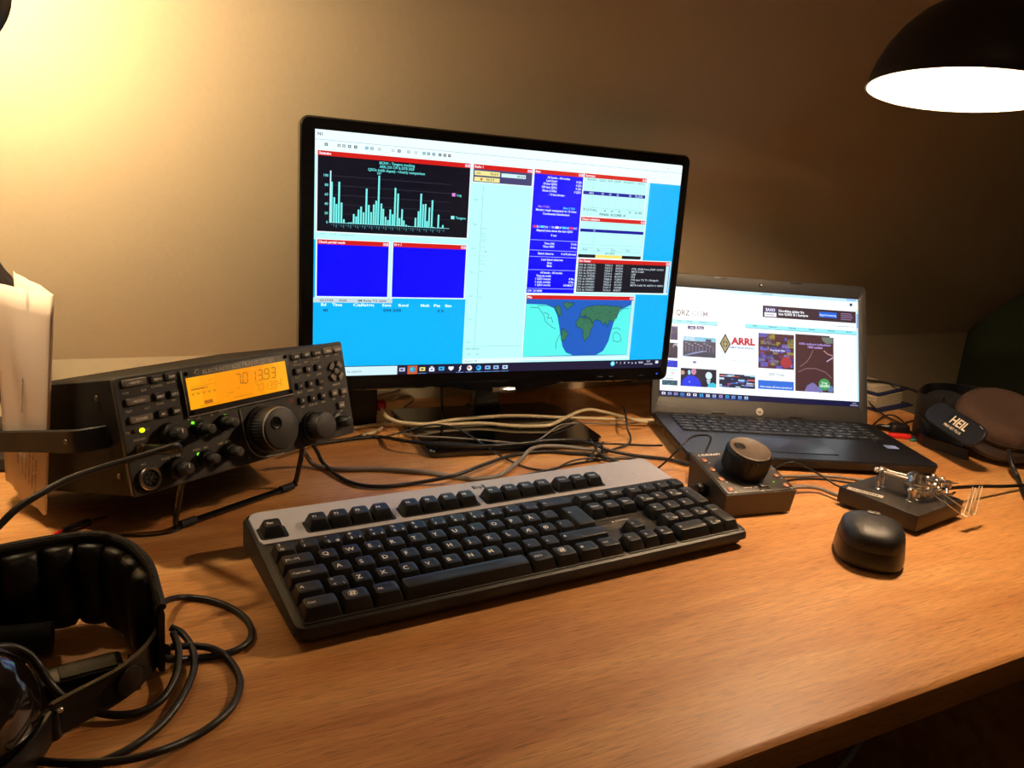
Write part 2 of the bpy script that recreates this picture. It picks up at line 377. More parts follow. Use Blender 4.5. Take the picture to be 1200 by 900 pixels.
# statistics window
win(.0065, .081, .3755, .396, 'Statistics', (8, 10, 26))
TQ = (110, 225, 225)
S.t('SK3W - Tangara tracking', .191, .110, .0105, TQ, 5, 'c', .02, .086); S.t('ARRL DX CW & SSTB 2020', .191, .1245, .0105, TQ, 5, 'c', .02, .084); S.t('QSOs (with dupes) - Hourly comparison', .191, .139, .0105, TQ, 5, 'c', .02, .138); S.t('107', .149, .152, .009, TQ, 5, 'c', .02)
for i, (v, t) in enumerate(((.175, '100'), (.212, '80'), (.249, '60'), (.286, '40'), (.323, '20'), (.359, '0'))):
    S.r(.036, v-.0006, .328, v+.0006, (60, 66, 84), 4); S.t(t, .031, v, .010, TQ, 5, 'r', .02)
S.r(.0345, .156, .0375, .361, (190, 235, 240), 5); S.r(.034, .3585, .328, .3605, (150, 220, 225), 5)
S.b.mats  # keep
bars = [(.039, .199), (.045, .259), (.0505, .285), (.056, .197), (.062, .278), (.068, .344), (.0795, .356), (.085, .355), (.091, .321), (.097, .330), (.102, .302), (.108, .290), (.114, .312), (.120, .216), (.126, .281), (.132, .309), (.138, .278), (.1435, .262), (.149, .161), (.156, .272), (.161, .293), (.167, .325), (.173, .338), (.178, .294), (.184, .313), (.189, .205), (.196, .227), (.201, .327), (.207, .290), (.212, .336), (.218, .353), (.224, .357), (.241, .322), (.248, .294), (.253, .221), (.259, .264), (.265, .262), (.270, .333), (.275, .276), (.282, .245), (.287, .356), (.299, .304), (.305, .357), (.311, .346)]
for u, v in bars: S.r(u-.0021, v, u+.0021, .3595, (120, 236, 230), 5)
for i in range(50): S.r(.0385+i*.0056, .365, .0405+i*.0056, .369+.010*((i*7) % 3)/2, (70, 130, 140), 5)
S.r(.331, .209, .340, .223, (214, 130, 210), 5); S.t('Log', .344, .216, .010, TQ, 5, 'l', .02); S.r(.331, .305, .340, .319, (140, 235, 230), 5); S.t('Tangara', .343, .312, .010, TQ, 5, 'l', .02, .027)
S.t('2020   15.04   Comparison', .014, .4055, .008, (130, 190, 190), 3, 'l', 0, .08)
win(.0075, .429, .177, .660, 'Check partial result', BLU); win(.188, .428, .3755, .660, 'N + 1', BLU)
S.r(.001, .667, .190, .6855, (196, 214, 222), 4); S.t('22:27:03     2020          SM Relay TX cable', .015, .6765, .009, (40, 50, 70), 5, 'l', .01, .16)
S.r(0, .686, .381, .958, SKY, 2); S.r(.190, .665, .381, .69, SKY, 2); S.r(0, .43, .004, .665, SKY, 2)
for t, u, w in (('Bd', .018, .012), ('Time', .044, .024), ('Callsign', .094, .051), ('Sent', .165, .023), ('Rcvd', .206, .025), ('Mult', .263, .023), ('Pts', .297, .017), ('Stn', .326, .018)):
    S.t(t, u, .6945, .0115, (225, 255, 250), 5, 'l', .03, w)
for t, u, w in (('40', .022, .012), ('599 599', .168, .045), ('0 X', .307, .018)): S.t(t, u, .718, .0115, (10, 60, 130), 5, 'l', .03, w)
# radio window and band map
win(.384, .081, .544, .154, 'Radio 1', (66, 66, 110)); S.r(.387, .107, .455, .1265, (236, 226, 150), 5); S.r(.387, .133, .455, .151, (236, 226, 150), 5); S.r(.459, .110, .526, .1265, (205, 238, 240), 5)
S.t('7013.9', .450, .117, .010, INK, 6, 'r', .01); S.t('CW', .391, .117, .009, INK, 6, 'l'); S.t('7013.9', .440, .142, .010, INK, 6, 'r', .01); S.disc(.406, .142, .005, (200, 60, 40), 6); S.t('7013.9', .523, .119, .010, INK, 6, 'r', .01)
S.r(.382, .155, .548, .955, CY, 2); S.r(.4115, .17, .4128, .879, (140, 200, 205), 4); S.r(.386, .878, .548, .880, (140, 205, 205), 4)
for i in range(7): S.t('%d' % (7000+5*i), .395, .23+.105*i, .008, (110, 190, 190), 4, 'c')
for v in (.35, .372, .380, .388, .396, .405, .43, .47, .492, .505, .54, .655): S.r(.414, v, .426+.008*random.random(), v+.0022, (150, 205, 200), 4)
S.r(.426, .450, .431, .453, (90, 120, 120), 5)
S.t('7000-7040 khz     S', .388, .890, .008, (60, 140, 140), 4, 'l', 0, .05); S.t('CW         40m', .393, .915, .007, (70, 150, 150), 4); S.r(.382, .935, .548, .957, (220, 246, 246), 4); S.t('Spotted: 138', .388, .946, .008, (120, 150, 160), 5)
# rate window
win(.550, .079, .6915, .631, 'Rate', BLU)
for v in (.389, .435, .464, .524, .610): S.r(.551, v-.0008, .691, v+.0008, (200, 210, 250), 5)
W2 = (225, 235, 255)
for t, u, v, al, w in (('All bands - All modes', .620, .110, 'c', .066), ('Last hour:', .617, .124, 'r', .032), ('10 last QSO:', .617, .138, 'r', .040), ('100 last QSO:', .617, .153, 'r', .044), ('Since 2100z:', .617, .168, 'r', .042), ('- 15 last minutes -', .618, .184, 'c', .050),
    ('Moving graph computed on 15 mins', .620, .254, 'c', .118), ('Continental distribution', .620, .270, 'c', .078), ('Elapsed time since the last QSO', .620, .345, 'c', .106), ('0 sec', .618, .365, 'c', .017),
    ('Time ON:', .622, .403, 'r', .030), ('Time OFF:', .622, .417, 'r', .034), ('Band change:', .622, .449, 'r', .046), ('Last band changes:', .619, .476, 'c', .064), ('Run:', .612, .491, 'c', .014), ('Mult:', .612, .505, 'c', .015),
    ('All bands - All modes', .619, .536, 'c', .066), ('Time by mult:', .619, .551, 'r', .044), ('1 QSO counts:', .619, .565, 'r', .046), ('1 mult counts:', .619, .579, 'r', .046), ('1 QSO worth:', .619, .593, 'r', .045), ('CW  34 WPM', .553, .621, 'l', .042),
    ('0 Q/h', .688, .121, 'r', .016), ('0 Q/h', .688, .136, 'r', .016), ('0 Q/h', .688, .151, 'r', .016), ('0 QSO', .688, .166, 'r', .020), ('0 min', .688, .401, 'r', .017), ('0 min', .688, .417, 'r', .017), ('0 of 8 allowed', .688, .448, 'r', .044), ('0 Pts', .688, .563, 'r', .015), ('0 Pts', .688, .578, 'r', .015), ('0.0 MULT', .688, .593, 'r', .030)):
    S.t(t, u, v, .0092, W2, 5, al, .03, w)
S.t('Min: 0 Q/h', .567, .239, .009, (190, 140, 230), 5, 'l', .02, .032); S.t('Max: 0 Q/h', .640, .240, .009, (90, 220, 255), 5, 'l', .02, .034)
for i, (t, c) in enumerate((('EU', (230, 60, 80)), ('NA', (90, 230, 220)), ('SA', (60, 80, 230)), ('AF', (250, 250, 250)), ('AS', (70, 220, 240)), ('OC', (230, 60, 90)))): S.r(.556+.0215*i, .324, .566+.0215*i, .334, c, 5); S.t(t, .567+.0215*i, .329, .009, W2, 6, 'l', .02)
# summary, multipliers, cluster
win(.695, .078, .8885, .268, 'Summary', CY, .018)
S.t('BAND   QSO  A/F  DUP   POINTS    AVG', .705, .104, .0095, (90, 130, 140), 5, 'l', .01, .175); S.r(.695, .156, .888, .171, (0, 10, 150), 5); S.t('40      0    0    0        0   0,00', .712, .1635, .010, (190, 220, 255), 6, 'l', .01, .168)
for v, t in ((.122, '160'), (.139, '80'), (.183, '20'), (.20, '15'), (.217, '10')): S.t(t, .727, v, .008, (120, 190, 180), 5, 'r'); [S.t('0', x, v, .008, (130, 200, 190), 5, 'c') for x in (.754, .776, .799, .845, .872)]
S.r(.695, .229, .888, .2305, (120, 180, 190), 5); S.t('TOTAL     0    0    0       0   0.00', .698, .240, .0095, (60, 90, 110), 5, 'l', .01, .185); S.t('FINAL SCORE: 0', .790, .257, .0105, (30, 60, 90), 5, 'c', .02, .08)
win(.695, .274, .8965, .460, 'Check multipliers', CY, .018); S.r(.695, .327, .894, .341, (0, 10, 150), 5); S.t('40', .738, .334, .009, (190, 220, 255), 6, 'c')
for v in (.305, .318, .355, .370, .385): S.t('%d' % (random.choice((160, 80, 20, 15, 10))), .738, v, .008, (130, 200, 190), 5, 'c')
for v in (.398, .414, .428): S.r(.695, v, .8965, v+.0012, (120, 170, 185), 5)
S.t('Azi         Sp          Dx          Ds', .706, .421, .009, (80, 120, 130), 5, 'l', 0, .15); S.t('NO INFO', .793, .437, .009, (60, 100, 110), 5, 'c', .01)
S.r(.695, .445, .748, .460, (14, 16, 30), 5); S.r(.748, .445, .832, .460, (245, 222, 110), 5); S.r(.832, .445, .893, .460, (14, 16, 30), 5)
win(.698, .467, .994, .622, 'Dx Cluster', (16, 18, 32), .018); S.r(.981, .485, .992, .622, (190, 225, 235), 5)
for i in range(10):
    v = .493+i*.0132; c = (190, 205, 215)
    S.t('DX de '+['W3LPL', 'VE3NZ', 'SJ4R8W', 'SKQOI', 'W3SR', 'EI0MAT', 'VE9KEH', 'W0OEC', 'CX6REX', 'W3GC'][i]+':', .701, v, .0085, c, 5, 'l', .015, .052); S.t('%.1f' % (7000+random.random()*400), .805, v, .0085, c, 5, 'r', .015, .024); S.t(['4U1LW', 'ZK5DX', 'W1JPN', 'N0ROK', 'M1GAW', 'YC8RAF', 'G5THYU', 'W1LPH', 'YZ4HM', 'K0IT'][i], .815, v, .0085, c, 5, 'l', .015, .024)
    if i < 8: S.t(['', 'FT8 -20dB from JN05 1212U', 'MSTR 0-600', 'USB', 'FT8', 'FT8 wpn TU TI- Obrigado', 'Omnl', 'MSTR 0-600 FK ASSTH U 1809U'][i] or ' ', .868, v, .0085, c, 5, 'l', .015, [None, .105, .04, .014, .012, .092, .014, .11][i])
S.r(.900, .096, 1, .463, SKY, 2); S.r(.889, .630, 1, .958, SKY, 2); S.r(.996, .42, 1, .66, SKY, 2)
# world map window
win(.552, .641, .885, .944, 'Map', (30, 92, 190), .018); S.r(.878, .66, .888, .944, (190, 230, 235), 5); S.r(.552, .932, .878, .944, (200, 240, 240), 5)
TL_ = (88, 240, 232)
term = [(.553, .682), (.611, .685), (.635, .701), (.647, .737), (.654, .778), (.662, .835), (.670, .884), (.682, .914), (.704, .9285)]
S.poly([(.552, .931), *[p for p in term[::-1]][0:1], *term[::-1][1:]], TL_, 4)
term2 = [(.779, .9285), (.800, .909), (.814, .862), (.821, .803), (.829, .744), (.843, .707), (.8775, .681)]
S.poly([*term2[::-1], (.779, .9285), (.8775, .931)][::-1] if False else [(.779, .9285), (.8775, .931), *term2[::-1][:-1]], TL_, 4)
LND = (56, 116, 88)
land = [[(.662, .676), (.696, .674), (.690, .690), (.676, .706), (.668, .692)], [(.705, .767), (.715, .745), (.735, .746), (.753, .757), (.763, .782), (.756, .800), (.752, .83), (.738, .861), (.730, .84), (.727, .80), (.708, .790)],
    [(.664, .798), (.672, .802), (.684, .822), (.680, .842), (.668, .862), (.664, .83)], [(.714, .738), (.719, .716), (.734, .695), (.787, .687), (.847, .690), (.838, .723), (.826, .765), (.812, .758), (.806, .795), (.800, .762), (.793, .786), (.783, .761), (.769, .753), (.757, .775), (.747, .749), (.73, .738)],
    [(.638, .690), (.651, .69), (.662, .735), (.652, .74), (.645, .72)]]
def coast(P):
    o = []
    for (a, c), (d, e) in zip(P, P[1:]+P[:1]):
        for k in range(5): t = k/5; o.append((a+(d-a)*t+random.uniform(-.0025, .0025)*(k > 0), c+(e-c)*t+random.uniform(-.0045, .0045)*(k > 0)))
    return o
land = [coast(P) for P in land]
for P in land:
    S.poly(P[::-1], LND, 5); S.line(P+[P[0]], .0022, (20, 50, 60), 6)
for P in ([(.564, .698), (.59, .70), (.606, .737), (.614, .765), (.632, .79), (.645, .80)], [(.604, .72), (.62, .73), (.618, .75), (.63, .745), (.636, .77)], [(.585, .69), (.624, .689), (.64, .70)], [(.828, .824), (.838, .816), (.850, .829), (.855, .859), (.845, .866), (.830, .860), (.828, .824)], [(.652, .896), (.648, .87), (.655, .84), (.664, .81)], [(.83, .76), (.838, .72), (.855, .70), (.87, .70)], [(.822, .80), (.84, .795), (.85, .805)]):
    S.line([(u+random.uniform(-.001, .001), v) for u, v in P], .0022, (30, 70, 80), 6)
for i in range(46):
    u = random.uniform(.72, .84); v = random.uniform(.695, .76); S.line([(u, v), (u+random.uniform(-.008, .008), v+random.uniform(-.012, .012))], .0018, (30, 64, 62), 6)
for i in range(10):
    u = random.uniform(.725, .752); v = random.uniform(.76, .83); S.line([(u, v), (u+random.uniform(-.006, .006), v+random.uniform(-.01, .01))], .0018, (30, 64, 62), 6)
# task bar
S.r(0, .960, 1, 1, (26, 24, 52), 3); S.r(0, .961, .2085, 1, (205, 236, 245), 4); S.t('Type here to search', .04, .981, .011, (110, 120, 130), 5, 'l', 0, .078)
S.r(.235, .962, .261, 1, (200, 90, 50), 4)
tb = [(.221, (190, 190, 220)), (.248, (40, 150, 220)), (.274, (240, 220, 120)), (.299, (240, 240, 250)), (.325, (60, 180, 240)), (.351, (240, 245, 250)), (.376, (250, 250, 255)), (.402, (230, 240, 240)), (.428, (50, 180, 240)), (.453, (130, 190, 240)), (.477, (150, 190, 230)), (.503, (190, 220, 250))]
for i, (u, c) in enumerate(tb):
    if i in (1, 7, 8): S.disc(u, .979, .0125, c, 5); S.disc(u-.002, .977, .006, (60, 220, 160) if i == 1 else (200, 90, 60) if i == 7 else (20, 90, 180), 6)
    elif i == 5: S.poly([(u-.007, .970), (u+.007, .970), (u+.007, .98), (u, .99), (u-.007, .98)][::-1], c, 5)
    elif i == 6: S.line([(u+.003, .967), (u-.002, .978), (u+.002, .980), (u-.003, .992)], .004, c, 5)
    elif i == 3: S.r(u-.007, .973, u+.007, .990, c, 5); S.r(u-.0035, .966, u+.0035, .973, (180, 190, 210), 5); S.r(u-.003, .978, u+.003, .985, (60, 120, 200), 6)
    else: S.r(u-.0075, .970, u+.0075, .987, c, 5); S.r(u-.004, .975, u+.003, .982, (40, 60, 120), 6)
    if i in (2, 6, 7, 8, 9, 10, 11): S.r(u-.011, .9965, u+.011, .9985, (110, 160, 230), 5)
S.disc(.835, .975, .013, (60, 190, 230), 5); S.disc(.835, .975, .008, (190, 235, 245), 6)
for u, t in ((.848, '^'), (.861, 'I'), (.874, '4'), (.888, '='), (.900, 'a'), (.912, 'x')): S.t(t, u, .972, .011, (220, 225, 240), 5, 'c', .03)
S.t('ENG', .929, .972, .009, (220, 225, 240), 5, 'c', .02); S.t('23:27', .955, .967, .007, (220, 225, 240), 5, 'c', .02); S.t('04-04-2021', .956, .981, .0065, (220, 225, 240), 5, 'c', .02, .028); S.r(.979, .965, .989, .979, (225, 230, 245), 5)
S.b.build('screen', mon)

# ---- laptop
LYAW, LTILT = -.4056, .3828; LWs, LHs = .3124, .1685; LB = .0308; LW = .3390; LD = .1835
lap = thing('laptop', 'open black laptop with a bright web page standing right of the monitor', 'laptop', (.8863, .8200, 0), (0, 0, LYAW))
LT = Mx.Translation((0, .001, .010)) @ Mx.Rotation(-LTILT, 4, 'X')    # lid frame: x along hinge, z up the lid, screen faces -y
LID = mat('laptop_bezel_plastic', (30, 30, 32), .5, bump=.15, bscale=1300)
lh = LB+LHs+.021
b = MB(LT)
def lo(w, h, r, y, cz): return [(p[0], y, p[1]+cz) for p in rr(w, h, r, 5)]
sc = LB+LHs/2
b.loft([lo(LWs+.0004, LHs+.0004, .0004, .002, sc), lo(LWs+.0004, LHs+.0004, .0004, -.0004, sc), lo(LWs+.003, LHs+.003, .001, -.0012, sc), lo(LW-.002, lh-.002, .008, -.0014, lh/2), lo(LW, lh, .009, 0, lh/2), lo(LW, lh, .009, .006, lh/2)], LID, (False, True))
b.build('lid', lap)
b = MB(LT)
for x in (-.066, .055):
    for z0 in (.0085, lh-.0045):
        b = MB(LT); b.box(x-.010, x+.010, -.0022, -.0012, z0, z0+.0028, BLKS, .0005); b.build('rubber_pad', lap)
b = MB(LT); b.lathe([(.0028, 0), (.0022, .0004), (.0015, .0002)], BLKG, (-.001, -.0014, LB+LHs*1.068), '-y', 16); b.lathe([(.0009, 0), (.0009, .0006)], STEEL, (-.001, -.0016, LB+LHs*1.068), '-y', 10); b.build('webcam', lap)
b = MB(LT); b.flatface = False; b.lathe([(.0056, 0), (.0056, .0004)], mat('logo_silver', (215, 205, 195), .4, metal=.4), (-.002, -.0014, .0152), '-y', 24); b.text('hp', .0042, BLKS, TR(-.002, -.0020, .0148) @ XZ @ Mx.Shear('XY', 4, (.25, 0)) if False else TR(-.002, -.0020, .0150) @ XZ, 'c', .02); lg = b.build('logo', lap); lg['label'] = 'small round silver hp badge'
# base
b = MB(); base = [(p[0], p[1]-LD/2-.001) for p in rr(LW, LD-.001, .010, 5)]
def ofs(k): return [(p[0]*(1-k/LW*2), (p[1]+LD/2)*(1-k/LD*2)-LD/2) for p in base]
b.loft([[(p[0], p[1], .003) for p in ofs(.006)], [(p[0], p[1], .007) for p in ofs(.001)], [(p[0], p[1], .016) for p in base], [(p[0], p[1], .0182) for p in ofs(.0012)]], mat('laptop_base_plastic', (19, 20, 25), .36, bump=.1, bscale=1500)); b.build('base', lap)
b = MB()
for x, y in ((-.15, -.168), (.15, -.168), (-.15, -.01), (.15, -.01)):
    b = MB(); b.box(x-.008, x+.008, y-.004, y+.004, .0002, .0035, RUB, .001); b.build('rubber_foot', lap)
b = MB(); b.box(-.148, .148, -.0905, -.0125, .0176, .01835, mat('laptop_key_deck', (18, 18, 20), .5), .0003); b.build('key_deck', lap)
LKEY = mat('laptop_key_plastic', (26, 27, 30), .42); LLEG = mat('laptop_legend', (215, 215, 215), .6)
rows = ['~f1f2f3f4f5f6f7f8f9f10f11f12', '1234567890+', 'QWERTYUIOP', 'ASDFGHJKL', 'ZXCVBNM,.-', '']
lay = [[1]*16, [1]*13+[2, 1], [1.5]+[1]*12+[1.5, 1], [1.75]+[1]*12+[1.25, 1], [1.25]+[1]*11+[2.75, 1], [1.25, 1, 1, 1.25, 5.5, 1, 1, 1, 1, 1, 1]]
chars = ['', '1234567890+', ' QWERTYUIOP', ' ASDFGHJKL', '  ZXCVBNM,.-', '']
yy = -.0145
for ri, ws in enumerate(lay):
    tot = sum(ws); ku = .294/tot; kh = .0085 if ri == 0 else .0131; x = -.147
    for ki, w in enumerate(ws):
        kb_ = MB(); kw = w*ku; c = (x+kw/2, yy-kh/2)
        kb_.loft([[(c[0]+p[0], c[1]+p[1], z) for p in rr(kw-.0022+g, kh-.002+g, .0012, 2)] for z, g in ((.0182, 0), (.0194, -.0003), (.0198, -.0012))], LKEY)
        ch = chars[ri][ki] if ki < len(chars[ri]) else ''
        if ri == 0 and 0 < ki < 13: ch = 'f%d' % ki
        if ch.strip(): kb_.text(ch, .0026 if ri else .0018, LLEG, TR(c[0]-.002, c[1]+.001, .01985), 'c', .02)
        elif w != 5.5: kb_.add([(c[0]-.0022, c[1]+.0004, .01985), (c[0]+.0022, c[1]+.0004, .01985), (c[0]+.0022, c[1]+.0014, .01985), (c[0]-.0022, c[1]+.0014, .01985)], [(0, 1, 2, 3)], LLEG)
        kb_.build('key' if w != 5.5 else 'space_bar', lap, loc=(c[0], c[1], .0182)); x += kw
    yy -= kh
b = MB(); b.loft([[(p[0]-.012, p[1]-.133, z) for p in rr(.108-g, .058-g, .003, 3)] for z, g in ((.0178, 0), (.0187, 0), (.0188, .0008))], mat('touchpad_plastic', (24, 25, 31), .3)); b.build('touchpad', lap)
b = MB(); b.loft([[(p[0]+.140, p[1]-.115, z) for p in rr(.017, .014, .001, 2)] for z in (.0181, .01855)], mat('blue_sticker', (120, 140, 190), .4)); st = b.build('sticker', lap); st['label'] = 'small pale blue sticker'
b = MB(); b.box(-LW/2-.0004, -LW/2+.004, -.055, -.040, .0085, .0135, BLKG, .0004); b.box(-LW/2-.0004, -LW/2+.004, -.080, -.066, .0085, .0135, BLKG, .0004); b.build('side_ports', lap)
S = Scr(LT @ TR(0, 0, sc), LWs, LHs, 1.15)
PW = (246, 252, 255)
S.r(0, 0, 1, 1, (14, 18, 60), 0); S.r(0, 0, 1, .95, PW, 1); S.r(0, 0, 1, .028, (190, 228, 250), 2)
S.r(.5, .01, .56, .016, (120, 170, 190), 3); S.r(.94, -.0, .99, .02, (150, 190, 250), 3); S.disc(.963, .055, .014, (30, 50, 80), 3)
S.t('QRZ', .072, .235, .048, (40, 44, 70), 3, 'l', .012, .068); S.t('.COM', .143, .235, .048, (150, 150, 170), 3, 'l', .008, .088)
S.r(.0, .300, .99, .338, (150, 232, 238), 2); S.r(.0, .333, .99, .338, (90, 170, 190), 3)
S.r(.28, .295, .42, .342, PW, 4)
for u, t in ((.09, 'Home'), (.14, 'Forums'), (.21, 'Resources'), (.47, 'News'), (.56, 'Resources'), (.66, 'Shortcuts'), (.76, 'Calendar'), (.86, 'Subscribe'), (.95, 'VK1AO')): S.t(t, u, .312, .012, (40, 110, 140), 4, 'c', .02)
S.r(.86, .262, .98, .265, (130, 150, 160), 3); S.t('16 05 04  UTC 2021', .92, .262, .010, (110, 130, 140), 3, 'c')
# banner, SAXO advert
BR = (64, 44, 52)
S.r(.508, .118, .988, .226, BR, 3); S.r(.962, .10, .988, .14, PW, 2)
S.r(.517, .130, .578, .178, (58, 44, 92), 4); S.r(.519, .133, .576, .175, (70, 60, 120), 5); S.t('SAXO', .547, .155, .026, (240, 240, 255), 6, 'c', .03, .048); S.r(.517, .180, .578, .218, (235, 240, 250), 4); S.t('BANK', .547, .199, .012, (150, 110, 120), 6, 'c', .02, .04)
S.t('Nordiske aktier fra', .590, .158, .022, (240, 245, 255), 5, 'l', .03, .13); S.t('kun 0,005 % i kurtage', .590, .187, .022, (240, 245, 255), 5, 'l', .03, .15)
S.r(.797, .140, .889, .192, (30, 100, 215), 4); S.t('Begynd investering', .843, .168, .018, (210, 230, 255), 5, 'c', .02, .085)
for i in range(4): S.r(.910, .140+.018*i, .965+.004*(i % 3), .147+.018*i, (150, 120, 160), 5)
# thumbnails at the left edge
def mosaic(u0, v0, u1, v1, cols, n=24, base=(24, 30, 50)):
    S.r(u0, v0, u1, v1, base, 3)
    for i in range(n):
        a = random.uniform(u0, u1); c = random.uniform(v0, v1); w = (u1-u0)*random.uniform(.05, .3); h = (v1-v0)*random.uniform(.04, .16)
        S.r(max(u0, a-w/2), max(v0, c-h/2), min(u1, a+w/2), min(v1, c+h/2), random.choice(cols), 4)
mosaic(.0, .366, .083, .490, [(20, 60, 150), (30, 90, 170), (60, 70, 90)], 14, (20, 34, 90)); mosaic(.0, .517, .084, .655, [(20, 30, 90), (40, 50, 70), (200, 210, 230)], 12, (24, 26, 60))
mosaic(.0, .677, .085, .738, [(30, 90, 240), (20, 60, 210), (180, 220, 250)], 8, (20, 50, 200)); S.t('DX NEWS', .060, .765, .014, (90, 200, 150), 3, 'c', .02); S.t('i 00', .058, .790, .022, (220, 120, 140), 3, 'c', .02); S.r(.0, .815, .085, .819, (160, 170, 175), 3); S.t('Practical', .045, .838, .014, (60, 60, 80), 3, 'c', .02); mosaic(.01, .855, .086, .900, [(60, 110, 130), (120, 170, 180), (30, 50, 70)], 14, (40, 80, 100))
S.r(.131, .352, .171, .383, (60, 66, 120), 3); S.t('Like', .154, .368, .014, (230, 230, 250), 4, 'c', .02); S.r(.176, .350, .213, .380, (84, 80, 130), 3); S.t('Share', .195, .366, .013, (230, 230, 250), 4, 'c', .02); S.t('Tweet us - follow us', .18, .415, .012, (170, 175, 185), 3, 'c', 0, .08)
# tower picture
S.r(.110, .450, .273, .632, (52, 58, 82), 3); S.r(.110, .450, .273, .490, (120, 190, 220), 4); S.t('VP5EL', .142, .470, .030, (200, 215, 230), 5, 'c', .04, .06); S.r(.222, .465, .25, .51, (60, 70, 100), 5)
for i in range(9): S.r(.120+.015*i, .505+.01*(i % 3), .131+.015*i, .512+.01*(i % 3), (150, 150, 190), 5); S.r(.122+.017*i, .53, .125+.017*i, .585, (110, 110, 150), 5)
for i in range(5): S.line([(.112+.012*i, .628-.008*i), (.17+.012*i, .60-.006*i), (.205+.006*i, .575)], .006, (130, 150, 200), 5)
S.r(.160, .672, .177, .689, (90, 90, 160), 3); S.r(.166, .678, .177, .681, (220, 90, 110), 4); S.r(.19, .677, .23, .683, (210, 215, 220), 3)
# two people at a bench picture
S.r(.101, .738, .278, .900, (24, 26, 50), 3); S.poly([(.105, .90), (.110, .845), (.135, .805), (.160, .80), (.185, .82), (.20, .86), (.205, .90)], (20, 50, 225), 4); S.disc(.165, .765, .030, (190, 130, 160), 5, asp=.8); S.disc(.143, .775, .022, (150, 210, 240), 4, asp=.6); S.disc(.110, .78, .02, (190, 150, 130), 4)
S.disc(.240, .795, .034, (205, 232, 236), 4, asp=.9); S.poly([(.228, .83), (.250, .83), (.244, .872), (.235, .872)][::-1], (180, 200, 215), 5); S.poly([(.232, .90), (.242, .865), (.262, .855), (.278, .87), (.278, .90)], (60, 190, 220), 5); S.disc(.145, .86, .009, (110, 150, 255), 5)
# ARRL
S.poly([(.320, .400), (.292, .496), (.320, .590), (.348, .496)], (60, 60, 56), 3); S.poly([(.320, .425), (.300, .496), (.320, .565), (.340, .496)], (180, 170, 120), 4); S.poly([(.320, .440), (.305, .496), (.320, .550), (.335, .496)], (70, 64, 56), 5); S.line([(.320, .45), (.320, .54)], .006, (200, 190, 140), 6); S.t('A R', .320, .497, .018, (220, 210, 160), 6, 'c')
S.t('ARRL', .349, .463, .060, (190, 34, 62), 4, 'l', .05, .122); S.t('The national association for', .350, .503, .010, (90, 120, 160), 4, 'l', 0, .115); S.t('AMATEUR RADIO', .341, .524, .018, (70, 110, 170), 4, 'l', .02, .128)
S.t('arrl.org', .293, .608, .013, (60, 190, 200), 3, 'l'); S.r(.295, .640, .335, .646, (200, 215, 220), 3); S.r(.345, .640, .395, .646, (205, 215, 220), 3); S.r(.41, .642, .455, .648, (200, 215, 220), 3)
mosaic(.292, .768, .472, .890, [(70, 120, 210), (150, 200, 235), (40, 40, 70), (90, 90, 170), (190, 215, 240), (34, 40, 60), (210, 90, 70)], 40, (36, 42, 66))
# map advert picture
mosaic(.487, .375, .668, .695, [(92, 52, 60), (110, 100, 190), (60, 54, 110), (150, 140, 60), (120, 60, 60), (100, 90, 170), (70, 50, 60)], 90, (84, 50, 58)); S.disc(.628, .632, .052, (170, 60, 66), 6, asp=1.); S.r(.545, .515, .625, .535, (70, 56, 130), 6); S.t('Free Radio Map', .585, .526, .014, (230, 235, 255), 7, 'c', .03, .075)
S.t('QRZ Trivia', .578, .747, .022, (120, 130, 140), 3, 'c', .01, .08); S.r(.487, .805, .667, .885, (50, 110, 215), 3); S.t('How many call signs started us?', .578, .862, .015, (220, 235, 255), 4, 'c', .03, .16)
# food advert picture
S.r(.675, .362, .871, .885, (76, 46, 48), 3); S.r(.851, .35, .88, .376, PW, 4); S.t('100% genbrugt indbydelser', .776, .448, .019, (170, 150, 220), 5, 'c', .03, .165); S.t('100% nydelse', .776, .476, .019, (190, 160, 230), 5, 'c', .03, .075)
S.poly([(.81, .376), (.866, .376), (.866, .43), (.835, .436), (.815, .41)][::-1], (110, 120, 110), 4)
S.line([(.765, .50), (.755, .55), (.735, .61), (.70, .66)], .006, (150, 110, 110), 5); S.line([(.69, .71), (.73, .675), (.78, .67), (.83, .70), (.86, .75)], .006, (150, 110, 120), 5); S.line([(.82, .5), (.84, .53), (.868, .545)], .008, (190, 150, 150), 5); S.line([(.835, .60), (.868, .56)], .010, (190, 170, 190), 5)
S.poly([(.72, .885), (.735, .83), (.76, .80), (.775, .81), (.795, .85), (.80, .885)], (120, 110, 170), 5); S.disc(.823, .812, .055, (70, 150, 90), 6); S.t('Smag', .823, .795, .018, (210, 240, 220), 7, 'c', .02); S.t('GRØN', .823, .825, .024, (210, 240, 220), 7, 'c', .03, .05); S.disc(.80, .86, .03, (110, 120, 180), 5); S.disc(.855, .85, .03, (90, 120, 170), 5)
S.r(.990, .10, 1, .95, (190, 230, 255), 3); S.r(.991, .14, .999, .27, (120, 160, 240), 4)
for i, u in enumerate((.019, .049, .079, .111, .142, .173, .205, .237, .269, .301, .333, .364, .396, .428)):
    c = [(230, 235, 250), (150, 170, 220), (150, 160, 220), (40, 150, 240), (230, 225, 235), (235, 240, 250), (50, 180, 240), (235, 245, 250), (180, 200, 250), (190, 160, 220), (60, 180, 240), (130, 170, 230), (120, 180, 240), (190, 220, 250)][i]
    S.r(u-.0085, .963, u+.0085, .985, c, 3); S.r(u-.004, .969, u+.004, .979, (20, 30, 80), 4)
    if i > 2: S.r(u-.013, .992, u+.013, .996, (60, 110, 220), 3)
S.t('23:27', .975, .967, .012, (210, 220, 240), 3, 'c'); S.t('04-04-2021', .975, .986, .011, (190, 190, 230), 3, 'c', .02, .04)
